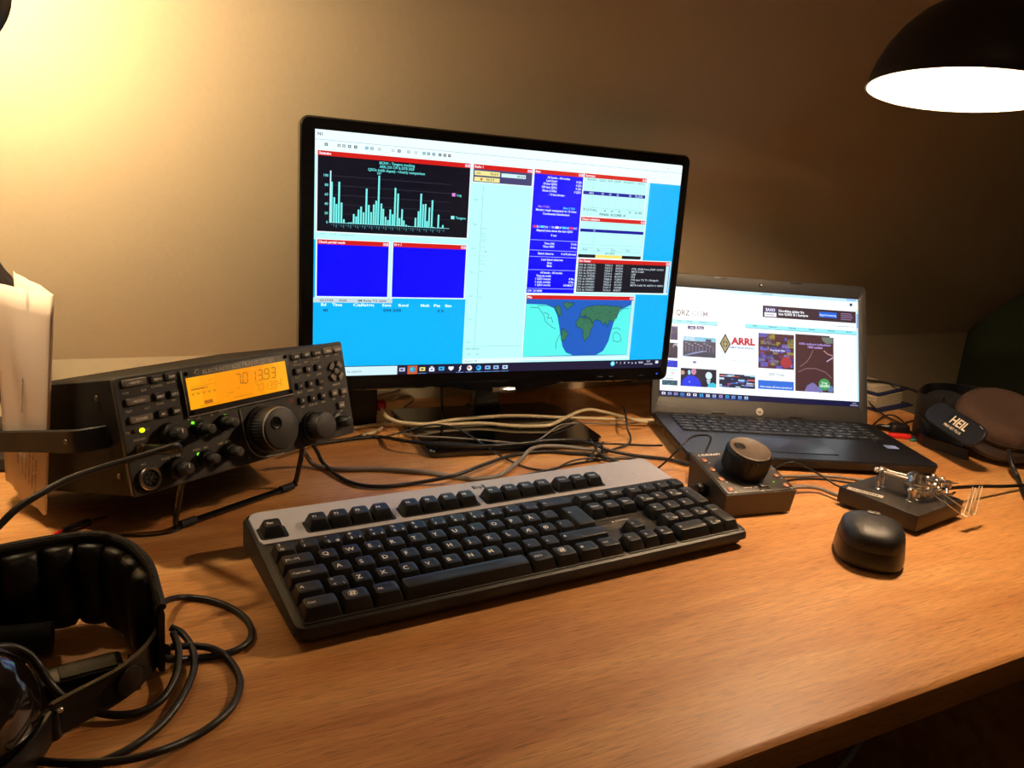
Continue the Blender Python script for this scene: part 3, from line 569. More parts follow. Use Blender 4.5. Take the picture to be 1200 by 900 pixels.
S.b.build('screen', lap)

# ------------------------------------------------------------------ desktop keyboard
KX, KY, KYAW, KW, KD, KZF, KZB = .118, .4914, .0514, .4505, .167, .0182, .0358
kbd = thing('computer_keyboard', 'wide black computer keyboard with a silver top strip at the centre of the desk', 'keyboard', (KX, KY, 0), (0, 0, KYAW))
ks = atan2(KZB-KZF, KD)
KT = TR(0, 0, KZF) @ Mx.Rotation(ks, 4, 'X')     # deck frame: z off the deck
KDd = sqrt(KD*KD+(KZB-KZF)**2)
CASE = mat('keyboard_case_plastic', (30, 29, 28), .42, bump=.25, bscale=1600)
b = MB(KT)
def kl(i, z, r=.009, fy=0.0): return [(p[0]+KW/2, p[1]+KDd/2, z) for p in rr(KW-2*i, KDd-2*i, r, 5)]
def drop(L, zz):   # same outline, dropped to height zz over the desk
    o = []
    for p in L:
        q = KT @ V(p); o.append(KT.inverted() @ V((q.x, q.y, zz)))
    return o
b.loft([drop(kl(.010, 0), .0045), drop(kl(.004, 0), .0050), drop(kl(.003, 0), .0085), drop(kl(.0015, 0), .0088), drop(kl(0, 0), .010), kl(0, -.0045), kl(.0015, -.0015), kl(.006, 0)], CASE)
b.build('case', kbd)
for x in (.03, KW-.03):
    b = MB(); b.box(x-.012, x+.012, .012, .020, .0003, .0052, RUB, .0008); b.build('rubber_foot', kbd)
    b = MB(); b.loft([[(x+sx, KD-.030+sy, z) for sx, sy in ((-.012, -.004), (.012, -.004), (.012, .004), (-.012, .004))] for z in (.0003, .013)], BLK); b.build('tilt_foot', kbd)
# silver strip across the back
SV = .1135
out = [(.006, SV), (KW-.004, SV)]+[p for p in [(KW-.0035, KDd-.008), (KW-.0055, KDd-.0045), (KW-.010, KDd-.003)]]+[(.012, KDd-.003), (.0065, KDd-.0055), (.004, KDd-.011), (.004, SV+.006)]
b = MB(KT); b.slab(out, -.001, .0010, SILV, .0004); b.build('silver_panel', kbd)
P = .0192; XS = .0075; VS = .0150; VF = .1300
def well(x0, x1, y0, y1, z, name='key_well'):
    w = MB(KT); w.loft([[(p[0]+(x0+x1)/2, p[1]+(y0+y1)/2, zz) for p in rr(x1-x0-i, y1-y0-i, .003, 3)] for zz, i in ((z-.0008, 0), (z+.0003, 0), (z+.0004, .0006))], mat('key_recess_plastic', (14, 14, 15), .6)); w.build(name, kbd)
def ux(u): return XS+u*P
well(ux(0)-.001, ux(15)+.001, VS-.5*P-.001, VS+4.5*P+.001, 0)
well(ux(15.25)-.001, ux(18.25)+.001, VS+2.5*P-.001, VS+4.5*P+.001, 0)
well(ux(15.25)-.001, ux(18.25)+.001, VS-.5*P-.001, VS+.5*P+.001, 0); well(ux(16.25)-.001, ux(17.25)+.001, VS+.5*P-.001, VS+1.5*P+.001, 0)
well(ux(18.5)-.001, ux(22.5)+.001, VS-.5*P-.001, VS+4.5*P+.001, 0)
for a, c in ((0, 1), (2, 6), (6.5, 10.5), (11, 15), (15.25, 18.25)): well(ux(a)-.0022, ux(c)+.0022, VF-.5*P-.0012, VF+.5*P-.001, .0008)
def key(u, v, w=1, d=1, leg='', name='key', tall=.0098, leg2='', sub='', iso=False, lh=.0047):
    cx_, cy_ = ux(u)+w*P/2, v+(d-1)*P/2
    k = MB(KT @ TR(cx_, cy_, 0)); W_ = w*P-.0010; D_ = d*P-.0012
    rows_ = ((.0006, 0, 0, .0012), (.003, .0006, .0002, .0016), (tall-.0012, .0042, .0008, .0022), (tall-.0003, .0049, .0009, .0024), (tall, .0062, .0010, .0022))
    def outl(i, r, oy):
        return [(p[0], p[1]+oy) for p in rr(W_-i, D_-i*1.12, r, 3)]
    L = [[(p[0], p[1], z) for p in outl(i, r, oy)] for z, i, oy, r in rows_]
    n_ = len(L[-1]); L.append([(p[0]*.5, (p[1]-.0011)*.5+.0011, tall-.00035) for p in [(q[0], q[1]) for q in L[-1]]])
    k.loft(L, KEYM)
    tz = tall+.00012; ex = -(W_-.0066)/2+.0010
    if leg: k.text(leg, lh if len(leg) == 1 else lh*.62, LEG, TR(ex, (.0012 if not leg2 else -.0020)+(D_-.02)*.35, tz), 'l', .015)
    if leg2: k.text(leg2, .0030, LEG, TR(ex, .0040, tz), 'l', .015)
    if sub: k.text(sub, .0024, LEG, TR((W_-.0082)/2-.0014, -.0028, tz), 'c', .015)
    k.build(name, kbd, loc=tuple(KT @ V((cx_, cy_, 0))))
R4, R3, R2_, R1, R0 = (VS+i*P for i in (4, 3, 2, 1, 0))
key(0, VF, leg='Esc', name='escape_key')
for i in range(12): key((2, 3, 4, 5, 6.5, 7.5, 8.5, 9.5, 11, 12, 13, 14)[i], VF, leg='F%d' % (i+1), name='function_key')
for i, t in enumerate(('Prt Sc', 'Scroll', 'Pause')): key(15.25+i, VF, leg=t, name='function_key', lh=.0036)
for i, (a, c, s_) in enumerate((('\u00bd', '\u00a7', ''), ('1', '!', ''), ('2', '"', '@'), ('3', '#', '\u00a3'), ('4', '\u00a4', '$'), ('5', '%', '\u20ac'), ('6', '&', ''), ('7', '/', '{'), ('8', '(', '['), ('9', ')', ']'), ('0', '=', '}'), ('+', '?', ''), ('\u00b4', '`', '|'))): key(i, R4, leg=a, leg2=c, sub=s_, lh=.0032)
key(13, R4, 2, leg='\u2190' if False else '<-', name='backspace_key')
key(0, R3, 1.5, leg='|<- ->|', name='tab_key')
for i, a in enumerate('QWERTYUIOP\u00c5\u00a8'): key(1.5+i, R3, leg=a, sub='\u20ac' if a == 'E' else '')
key(13.75, R2_, 1.25, 2, leg='<-', name='enter_key')
key(0, R2_, 1.75, leg='Caps Lock', name='caps_lock_key', lh=.0036)
for i, a in enumerate("ASDFGHJKL\u00c6\u00d8'"): key(1.75+i, R2_, leg=a)
key(0, R1, 1.25, leg='^', name='shift_key'); key(1.25, R1, leg='<', leg2='>', sub='\\', lh=.0032)
for i, a in enumerate('ZXCVBNM,.-'): key(2.25+i, R1, leg=a)
key(12.25, R1, 2.75, leg='^', name='shift_key')
for u, w, t, nm in ((0, 1.5, 'Ctrl', 'control_key'), (1.5, 1.25, '\u25a0', 'logo_key'), (2.75, 1.25, 'Alt', 'alt_key'), (10, 1.25, 'AltGr', 'alt_key'), (11.25, 1.25, '\u25a0', 'logo_key'), (12.5, 1.25, '\u2261', 'menu_key'), (13.75, 1.25, 'Ctrl', 'control_key')):
    if nm == 'logo_key':
        key(u, R0, w, leg='', name=nm)
        k = MB(KT @ TR(ux(u)+w*P/2-.002, R0+.0018, .0099))
        for a, c in ((-1, -1), (-1, 1), (1, -1), (1, 1)): k.add([(a*.0012-.001+c*.0003, c*.0012-.001, 0), (a*.0012+.001+c*.0003, c*.0012-.001, 0), (a*.0012+.001+c*.0003, c*.0012+.001, 0), (a*.0012-.001+c*.0003, c*.0012+.001, 0)], [(0, 1, 2, 3)], LEG)
        k.lathe([(.0033, 0), (.0036, 0)], LEG, n=20, cap=(False, False)); k.build('key_print', kbd)
    else: key(u, R0, w, leg=t, name=nm, lh=.004)
key(4, R0, 6, name='space_bar')
for i, t in enumerate(('Insert', 'Home', 'PgUp')): key(15.25+i, R4, leg=t, name='navigation_key', lh=.0036)
for i, t in enumerate(('Delete', 'End', 'PgDn')): key(15.25+i, R3, leg=t, name='navigation_key', lh=.0036)
key(16.25, R1, leg='\u2191', name='arrow_key', lh=.003)
for i, t in enumerate(('\u2190', '\u2193', '\u2192')): key(15.25+i, R0, leg=t, name='arrow_key', lh=.003)
for i, t in enumerate(('Num', '/', '*', '-')): key(18.5+i, R4, leg=t, name='number_pad_key', lh=.0036)
for r_, row in ((R3, '789'), (R2_, '456'), (R1, '123')):
    for i, t in enumerate(row): key(18.5+i, r_, leg=t, name='number_pad_key', sub={'7': 'Home', '9': 'PgUp', '1': 'End', '3': 'PgDn'}.get(t, ''), lh=.0034)
key(21.5, R2_, 1, 2, leg='+', name='number_pad_key', lh=.003); key(21.5, R0, 1, 2, leg='Enter', name='number_pad_key', lh=.0036)
key(18.5, R0, 2, leg='0', leg2='', name='number_pad_key', sub='Ins', lh=.003); key(20.5, R0, leg=',', name='number_pad_key', sub='Del')
for i in range(3):
    b = MB(KT); b.blob((ux(19)+.0195*i, VF+.001, .0010), (.0016, .0016, .0008), mat('clear_led', (225, 220, 212), .15, spec=.8), 12, 6); b.build('indicator_light', kbd)
    b = MB(KT); b.text('1A\u2193'[i], .002, mat('small_dark_print', (90, 88, 92), .6), TR(ux(19)+.0195*i-.004, VF+.005, .00115), 'c'); b.build('indicator_print', kbd)
b = MB(KT @ TR(ux(11.35), VF+.0150+.0085, .00125))
DKP = mat('dark_print', (40, 40, 46), .5)
b.text('hp', .0052, DKP, Mx.Identity(4), 'c', .03); b.box(-.0068, -.0045, -.003, .0032, -.0001, .0001, DKP); b.box(.0045, .0068, -.003, .0032, -.0001, .0001, DKP); b.build('logo', kbd)
b = MB(KT @ TR(ux(16.75), VS+2.15*P, .0002)); b.text('\u25b2 WARNING', .0024, LEG, Mx.Identity(4), 'c')
for i in range(4): b.text('Some experts believe that use of any keyboard may cause injury', .0011, LABT, TR(0, -.0035-.0022*i, 0), 'c', 0, .05-.004*(i % 2))
b.build('warning_print', kbd)

# ------------------------------------------------------------------ radio transceiver
RY, RT = .4912, .2520; RW, RH, RD = .2471, .0975, .205
rad = thing('radio_transceiver', 'black ham radio transceiver with glowing amber display propped on its front stand', 'radio', (.1363, .7161, .0608), (-RT, 0, RY))
RM = Mx.Translation((.1363, .7161, .0608)) @ Mx.Rotation(RY, 4, 'Z') @ Mx.Rotation(-RT, 4, 'X'); RI = RM.inverted()
def q3(mx_, my_): return ((mx_/265.5-.5)*RW, (1-my_/104.1)*RH)
b = MB(); b.box(-RW/2+.0006, RW/2-.0006, .0042, RD, .0008, RH-.0006, RADIOB, .0015); b.build('cabinet', rad)
b = MB(); b.loft([[(p[0], y, p[1]+RH/2) for p in rr(RW-i, RH-i, .003, 3)] for y, i in ((.0044, 0), (.0008, 0), (0, .0012))], RADIO); b.build('front_panel', rad)
for x, z in ((-.1242, .018), (-.1242, .083)):
    b = MB(); b.lathe([(.0024, 0), (.0022, -.0008), (.0008, -.0009)], SCREW, (x, .016 if z < .05 else .028, z), 'x', 12); b.build('side_screw', rad)
# amber display and its bezel
DXL, DZT = q3(65.5, 10.3); DXR, DZB = q3(180.6, 39.8)
bx0, bz1 = q3(62.0, 3.2); bx1, bz0 = q3(186, 45.8)
b = MB(); b.box(bx0, bx1, -.0028, .0006, bz0, bz1, mat('display_surround', (34, 32, 31), .45), .0008)
b.tube([(bx0, -.0029, bz1), (bx0, -.0029, bz0), (bx1, -.0029, bz0)], .0006, mat('grey_edge_line', (150, 142, 132), .4), 6, 0); b.build('display_bezel', rad)
for x, z in ((bx0+.004, bz1-.003), (bx1-.004, bz1-.003), (bx0+.004, bz0+.003), (bx1-.004, bz0+.003)):
    b = MB(); b.lathe([(.0020, 0), (.0018, .0009), (.0007, .0009), (.0006, .0002)], BLKG, (x, -.0028, z), '-y', 12); b.build('bezel_screw', rad)
dW, dH = DXR-DXL, DZT-DZB
S = Scr(TR((DXL+DXR)/2, -.00295, (DZT+DZB)/2), dW, dH, 1.0)
AMB = (255, 160, 8); SEG = (150, 78, 6)
for i in range(8):
    S.r(i/8, 0, (i+1)/8, 1, (255, [168, 158, 152, 150, 150, 154, 162, 172][i], [10, 4, 0, 0, 0, 2, 10, 26][i]), 0)
def dig(ch, u, v, w, h, c, t=.030):
    g = {'0': 'abcdef', '1': 'bc', '3': 'abcdg', '4': 'bcfg', '7': 'abc', '9': 'abcdfg'}[ch]; sk = .012
    A, B_, C_, D_ = (u+sk, v), (u+w+sk, v), (u, v+h), (u+w, v+h); E_, F_ = (u+sk/2, v+h/2), (u+w+sk/2, v+h/2); q = .006
    seg = {'a': (A, B_), 'b': (B_, F_), 'c': (F_, D_), 'd': (C_, D_), 'e': (E_, C_), 'f': (A, E_), 'g': (E_, F_)}
    for k in g:
        (x0, y0), (x1, y1) = seg[k]; ex = (x1-x0)*.08; ey = (y1-y0)*.08; S.line([(x0+ex, y0+ey), (x1-ex, y1-ey)], t, c, 3)
x = .455
for ch in '70': dig(ch, x, .16, .045, .34, SEG); x += .072
S.r(.510, .45, .521, .51, SEG, 3)
x = .61
for ch in '1393': dig(ch, x, .16, .045, .34, SEG); x += .072 if ch != '1' or True else 0
S.r(.738, .45, .749, .51, SEG, 3)
S2 = (196, 112, 8); x = .635
for ch in '701394': dig(ch, x, .62, .032, .24, S2, .02); x += .049
S.r(.03, .30, .27, .312, S2, 3); S.r(.03, .36, .16, .41, (190, 104, 8), 3); S.r(.173, .34, .18, .42, SEG, 3); S.r(.03, .50, .27, .51, S2, 3)
for u in (.03, .08, .13, .18, .23): S.r(u, .52, u+.02, .56, S2, 3)
S.r(.13, .79, .21, .90, (180, 92, 8), 3); S.r(.09, .93, .27, .945, S2, 3); S.t('CW', .22, .17, .06, S2, 3, 'c'); S.t('APF', .47, .62, .05, S2, 3, 'c'); S.t('NB', .655, .54, .06, S2, 3, 'c'); S.t('A', .92, .60, .07, S2, 3, 'c')
for v, t in ((.16, 'VFO'), (.25, 'NR'), (.34, 'NB'), (.43, 'AT')): S.t(t, .86, v, .045, S2, 3)
S.r(.36, .70, .42, .72, S2, 3); S.r(.42, .88, .60, .90, S2, 3); S.t('FINE', .34, .80, .04, S2, 3)
sc_ = S.b.build('display', rad); sc_['label'] = 'glowing amber display reading 7.013.93'
b = MB(); b.flatface = True
tx, tz = q3(126, 7.0); b.text('ELECRAFT  K3  TRANSCEIVER', .0032, LABT, TR(tx, -.00292, tz) @ XZ, 'c', .02, .078)
b.tube([(tx-.048, -.003, tz+.0006), (tx-.044, -.003, tz-.0012), (tx-.0425, -.003, tz+.0022), (tx-.0455, -.003, tz+.0022), (tx-.0465, -.003, tz-.0004)], .0003, LABT, 5, 3)
def lab(t, mx_, my_, h=.0019, al='c', c=None, w=None): X_, Z_ = q3(mx_, my_); b.text(t, h, c or LABT, TR(X_, -.00012, Z_) @ XZ, al, .01, w)
for t, x_, y_ in (('VOX', 9, 14), ('QSK', 26, 14), ('TEST', 9, 30), ('ALT', 26, 30), ('TX', 4.5, 48), ('ALC', 22, 48), ('PHONES', 14, 55.5), ('MIC', 13.5, 77.5), ('AF -o- SUB', 43, 48.6), ('RF/SQL -o- SUB', 40, 77.5), ('CONFIG', 38.5, 12.5), ('METER', 52.8, 11.5), ('TUNE', 38.5, 28.5), ('PF1', 52.5, 28), ('SHIFT', 66, 47.6), ('LO', 74, 48.2), ('HI', 88, 48.5), ('WIDTH', 101, 47.5), ('SPEED', 66, 77), ('MIC', 76, 77), ('CMP', 92, 77), ('PWR', 101, 77), ('VFO', 210.5, 15.8), ('SUB', 196, 13.4), ('RX ANT', 226, 13.2), ('OFF', 242, 13.5), ('SPOT', 256, 13.5), ('REV', 196, 30.4), ('AFX', 211, 30.4), ('RATE', 226, 31), ('SPLIT', 196, 46), ('NTCH', 211, 46.3), ('PF2', 226, 46.6), ('APF', 197, 61.6), ('DUAL PB', 211.5, 61.8), ('XFIL', 226, 61.6), ('MEMORY', 249, 46), ('RIT', 242, 61.5), ('XIT', 256, 61), ('CLR', 249, 76)):
    lab(t, x_, y_)
b.tube([(q3(193, 14)[0], -.0002, q3(193, 14)[1]), (q3(193, 17)[0], -.0002, q3(193, 17)[1]), (q3(204, 17)[0], -.0002, q3(204, 17)[1])], .0003, LABT, 5, 0)
b.tube([(q3(217, 17)[0], -.0002, q3(217, 17)[1]), (q3(229, 17)[0], -.0002, q3(229, 17)[1]), (q3(229, 14)[0], -.0002, q3(229, 14)[1])], .0003, LABT, 5, 0)
b.build('panel_print', rad)
X_, Z_ = q3(181.5, 52.5); b = MB(); b.flatface = True; b.box(X_-.004, X_+.004, -.0003, .0002, Z_-.0025, Z_+.0025, mat('dull_red_print', (96, 44, 42), .6)); b.build('red_print', rad)
def btn(mx_, my_, w, h, m_, t='', tm=None, r=.0007, out=.0032):
    X_, Z_ = q3(mx_, my_); w_ = MB(); w_.loft([[(p[0]+X_, y, p[1]+Z_) for p in rr(w-i, h-i, r, 3)] for y, i in ((.0004, 0), (-out+.0006, 0), (-out, .0012))], m_)
    if t: w_.text(t, .0020, tm or LEG, TR(X_, -out-.00008, Z_-.0001) @ XZ, 'c', .02)
    w_.build('button', rad)
for i, (t, y_) in enumerate((('\u25c2 BAND \u25b8', 5.8), ('\u25c2 MODE \u25b8', 22), ('POWER', 37.7))): btn(17.8, y_, .0195, .0058, BTN, t)
for t, x_, y_ in (('MENU', 38.9, 6.3), ('DISP', 52.8, 6.1), ('XMIT', 38.5, 21.8), ('ATU', 52.6, 22), ('M1', 38.2, 37.5), ('REV', 52, 37.4)): btn(x_, y_, .0088, .0062, BTND, t)
for row, y_ in ((('1', '2', '3'), 23.3), (('4', '5', '6'), 39), (('7', '8', '9'), 54.7)):
    for t, x_ in zip(row, (196.5, 210.8, 225.5)): btn(x_, y_, .0080, .0062, BTND, t)
for t, x_ in (('A/B', 196.8), ('BSET', 211.4), ('A\u2192B', 225.8)): btn(x_, 8.0, .0088, .0055, BTND, t)
for t, x_, y_ in (('FREQ', 242.2, 7.8), ('SCAN', 255.6, 7.9), ('RIT', 242, 54.8), ('XIT', 255.7, 55), ('CLR', 249, 69.3)): btn(x_, y_, .0098 if y_ < 9 else .0085, .0062, BTN, t)
X0_, Z0_ = q3(249.2, 31.4)
b = MB(); b.lathe([(.0032, 0), (.0032, .0030), (.0026, .0034)], BTN, (X0_, .0002, Z0_), '-y', 18); b.build('button', rad)
for a0 in (18, 108, 198, 288):
    o = [(X0_+.0052*cos(radians(a0+54*i/8)), Z0_+.0058*sin(radians(a0+54*i/8))) for i in range(9)]+[(X0_+.0096*cos(radians(a0+54*(8-i)/8)), Z0_+.0108*sin(radians(a0+54*(8-i)/8))) for i in range(9)]
    b = MB(); b.plate(o, -.0030, .0004, BTN); b.build('memory_button', rad)
def knob(name, x, z, prof, mt, ribs=0, ribd=0.0, ribr=None, n=40, face=None, y0=0.0, ptr=None):
    k = MB(TR(x, y0, z)); k.lathe(prof, mt, (0, 0, 0), '-y', n, (True, True), ribs, ribd, ribr)
    if face: k.lathe(face, KNOBF, (0, 0, 0), '-y', 32)
    if ptr: k.box(-.0004, .0004, -ptr[1]-.0001, -ptr[1]+.001, ptr[0]*.3, ptr[0]*.85, LEG)
    return k.build(name, rad)
# curved wing around the tuning knob
TX, TZ = .0105, .0283
w_ = MB(); pts = [(-.0135, -.0005, .0512), (-.0135, -.0006, .030)]
pts = [q3(118.8, 48.9), q3(119.5, 66), q3(121.8, 85), q3(127, 95), q3(135.8, 100.5), q3(150, 102.7), q3(163, 103.3)]
w_.tube([(x_, -.0006, z_) for x_, z_ in pts], .0008, mat('grey_edge_line', (150, 142, 132), .4), 6, 5); w_.build('knob_surround_edge', rad)
w_ = MB(); w_.plate([(x_+.0008, z_) for x_, z_ in crom([(a, c, 0) for a, c in pts], 4) and [(p.x, p.y) for p in crom([(a, c, 0) for a, c in pts], 4)]]+[(q3(180, 103)[0], q3(180, 103)[1]), (q3(180, 48.9)[0], q3(180, 48.9)[1])], -.0008, .0004, mat('knob_surround', (30, 29, 28), .5)); w_.build('knob_surround', rad)
tk = knob('tuning_knob', TX, TZ, [(.0225, .001), (.0225, .004), (.0205, .0055), (.0205, .0225), (.0192, .0255), (.0180, .0262)], KNOB, 44, .0008, (2, 3), n=88)
w_ = MB(TR(TX, 0, TZ)); w_.lathe([(.0184, .0258), (.0184, .0266), (.0178, .0269)], KNOBF, (0, 0, 0), '-y', 40); w_.lathe([(.0197, .0245), (.0202, .0238)], mat('grey_edge_line', (150, 142, 132), .4), (0, 0, 0), '-y', 40, (False, False)); kf = w_.build('knob_face', tk)
w_ = MB(TR(TX-.0065, -.0268, TZ+.0065)); w_.lathe([(.0062, 0), (.0060, .0007), (.0054, .0008), (.0048, .0006), (.0028, .00028), (.0006, .0002)], mat('dimple_shade_black', (7, 7, 7), .22), (0, 0, 0), '-y', 24, (False, True)); w_.build('finger_dimple', tk)  # shade of the hollow put into the colour, darker than the knob face
knob('vfo_knob', .0690, .0188, [(.0150, .001), (.0150, .003), (.0138, .004), (.0138, .0175), (.0128, .0195), (.0118, .0198)], KNOB, 36, .0006, (2, 3), 72, [(.0118, .0194), (.0118, .0200), (.0112, .0203)])
knob('offset_knob', .1010, .0165, [(.0085, .001), (.0085, .003), (.0062, .004), (.0058, .017), (.0050, .0185), (.0045, .0187)], KNOB, 20, .0004, (2, 3), 40, [(.0043, .0184), (.0043, .0189), (.0040, .0190)])
for x_, z_ in ((-.0560, .0425), (-.0320, .0430), (-.0565, .0165), (-.0325, .0170)):
    k = knob('dual_knob', x_, z_, [(.0072, .0008), (.0070, .0075), (.0064, .0088), (.0046, .0089), (.0044, .0180), (.0038, .0192)], KNOB, 24, .0003, (0, 1, 3, 4), 48)
    w_ = MB(TR(x_, 0, z_)); w_.lathe([(.0038, .0190), (.0038, .0194), (.0034, .0195)], KNOBF, (0, 0, 0), '-y', 24); w_.build('knob_face', k)
for x_, z_ in ((-.0850, .0445), (-.0845, .0150)):
    k = knob('volume_knob', x_, z_, [(.0098, .0008), (.0094, .0085), (.0088, .0095), (.0056, .0096), (.0054, .0195), (.0046, .0208)], KNOB, 28, .0004, (0, 1, 3, 4), 56)
    w_ = MB(TR(x_, 0, z_)); w_.lathe([(.0046, .0206), (.0046, .0210), (.0042, .0211)], KNOBF, (0, 0, 0), '-y', 24); w_.box(-.0005, .0005, -.0215, -.0205, .0008, .0042, LEG); w_.build('knob_face', k)
def led(mx_, my_, c, k=1.6, r=.0014):
    X_, Z_ = q3(mx_, my_); w_ = MB(); w_.blob((X_, -.0002, Z_), (r*1.15, r*.6, r), c if not isinstance(c, tuple) else glow(c, k), 12, 6); w_.build('indicator_light', rad)
led(17.6, 48.1, (225, 225, 20), 1.5, .0022); led(10.2, 47.9, mat('dark_red_led', (60, 12, 12), .2), r=.0020)
for x_, y_ in ((66.9, 51.8), (101.8, 52.0), (67.2, 81.3), (101.6, 81.1)): led(x_, y_, (120, 235, 40), 1.4)
for x_, y_ in ((76, 52), (76, 81), (93, 81)): led(x_, y_, mat('dark_green_led', (40, 60, 22), .2), r=.0012)
# sockets
jx, jz = q3(14.0, 64.5)
b = MB(); b.lathe([(.0052, 0), (.0052, .0016), (.0040, .0026), (.0032, .0026), (.0032, 0)], STEEL, (jx, 0, jz), '-y', 20); b.build('phones_socket', rad)
mx0, mz0 = q3(15.5, 90.5)
b = MB(); b.lathe([(.0098, 0), (.0098, .0035), (.0090, .0045), (.0078, .0045), (.0072, .0040), (.0072, .0012)], STEEL, (mx0, 0, mz0), '-y', 28); b.lathe([(.0071, .0010), (.0071, .0022)], BLK, (mx0, 0, mz0), '-y', 24)
for i in range(7): a = 2*pi*i/7; b.lathe([(.0008, .0022), (.0007, .0038)], STEEL, (mx0+.0044*cos(a), 0, mz0+.0044*sin(a)), '-y', 8)
b.lathe([(.0008, .0022), (.0007, .0038)], STEEL, (mx0, 0, mz0), '-y', 8); b.build('microphone_socket', rad)
for x_, y_ in ((119.9, 96.8), (192.5, 96.8)):
    X_, Z_ = q3(x_, y_); b = MB(); b.box(X_-.0017, X_+.0017, -.0008, .0002, Z_-.0022, Z_+.0022, BTND, .0004); b.build('small_jack', rad)
# side handle strap
b = MB(); hz_ = .0515
b.strip([(-.1245, .022, hz_), (-.1310, .024, hz_), (-.1385, .030, hz_), (-.1425, .038, hz_), (-.1430, .06, hz_), (-.1430, .12, hz_), (-.1430, .165, hz_), (-.1400, .176, hz_), (-.1330, .181, hz_), (-.1250, .183, hz_)], (0, 0, 1), .0185, .0055, mat('handle_rubber', (13, 13, 13), .55, spec=.3), 5); hd_ = b.build('carry_handle', rad)
b = MB(); b.lathe([(.0024, 0), (.0021, -.0008), (.001, -.0010)], SCREW, (-.1458, .046, hz_), 'x', 14); b.build('handle_screw', hd_)
# wire front stand
gl = RI @ V((.0630, .7170, .0048)); gr = RI @ V((.1855, .7835, .0048))
b = MB(); b.tube([(gl.x+.002, .028, .0015), (gl.x, .030, -.008), (gl.x-.001, gl.y-.004, gl.z+.010), gl+V((.0005, 0, .002)), gl+V((.006, 0, 0)), gl.lerp(gr, .5), gr-V((.006, 0, 0)), gr+V((-.0005, 0, .002)), (gr.x+.001, gr.y-.004, gr.z+.010), (gr.x, .030, -.008), (gr.x-.002, .028, .0015)], .0027, mat('black_wire_gloss', (14, 14, 14), .15, coat=.5), 10, 5); st_ = b.build('wire_stand', rad)
for a, c in ((.03, .14), (.86, .97)):
    b = MB(); b.tube([gl.lerp(gr, a), gl.lerp(gr, c)], .0040, RUB, 12, 0); b.build('rubber_sleeve', st_)
b = MB(); b.box(.045, .085, .018, .034, -.0035, .0015, BLK, .0008); b.build('stand_bracket', rad); b = MB(); b.box(-.085, -.045, .018, .034, -.0035, .0015, BLK, .0008); b.build('stand_bracket', rad)
for x_ in (-.1, .1): b = MB(); b.lathe([(.007, -.0062), (.0085, .0010)], RUB, (x_, RD-.012, 0), 'z', 16); b.build('rear_foot', rad)

# headphone lead plugged into the radio
hpc = thing('headphone_lead', 'black lead plugged into the radio front and running off to the left', 'cable', tuple(RM @ V((jx, -.002, jz))))
off = V(hpc.location)
def rp(px, py, ly):
    d = ray(px, py); n_ = RM.to_3x3() @ V((0, 1, 0)); p_ = RM @ V((0, ly, 0)); return O+d*((p_-O).dot(n_)/d.dot(n_))
def world(b_, *pts): return [p-off for p in pts]
p0 = RM @ V((jx, -.0028, jz)); pv = lambda d: RM @ V((jx+.0, -d, jz+.0004))
b = MB(); b.tube([pv(.003)-off, pv(.010)-off], .0036, BRASS, 14, 0); b.build('plug_collar', hpc)
b = MB(); b.tube([pv(.010)-off, pv(.013)-off, pv(.030)-off, pv(.042)-off, pv(.048)-off], lambda t: .0042 if t < .6 else .0042-.004*(t-.6), BLKS, 14, 3); b.build('plug_body', hpc)
b = MB(); b.tube([pv(.047)-off, pv(.054)-off, rp(206, 522, -.062)-off, rp(190, 527, -.060)-off, rp(160, 536, -.056)-off, rp(120, 547.5, -.054)-off, rp(80, 561.5, -.054)-off, rp(46, 579.5, -.054)-off, rp(20, 596, -.054)-off, rp(0, 615, -.054)-off, rp(-30, 645, -.056)-off, rp(-60, 680, -.060)-off], .0024, CABB, 10, 8); b.build('cord', hpc)

# loose jack plug on the desk
lj = thing('audio_jack_plug', 'small loose black jack plug with gold tip lying before the radio', 'plug', tuple(at(100, 614, .0035)))
off = V(lj.location)
b = MB(); b.tube([at(72, 622, .0035)-off, at(82, 619, .0035)-off, at(105, 611.5, .0035)-off], lambda t: .0022+.0012*min(1, t*2), BLKS, 12, 3); b.build('plug_body', lj)
b = MB(); b.tube([at(105, 611.5, .0035)-off, at(114, 609, .0035)-off, at(127, 605.5, .0035)-off], lambda t: .0016 if t < .85 else .0008, BRASS, 10, 3); b.build('plug_tip', lj)
b = MB(); b.tube([at(73, 621.5, .0035)-off, at(62, 628, .0030)-off], .0018, RED, 10, 0); rs = b.build('strain_relief', lj); rs['label'] = 'red cord sleeve'
b = MB(); b.tube([at(62, 628, .0030)-off, at(50, 638, .0022)-off, at(30, 665, .0022)-off, at(0, 680, .0022)-off], .0012, CABB, 8, 6); b.build('cord', lj)

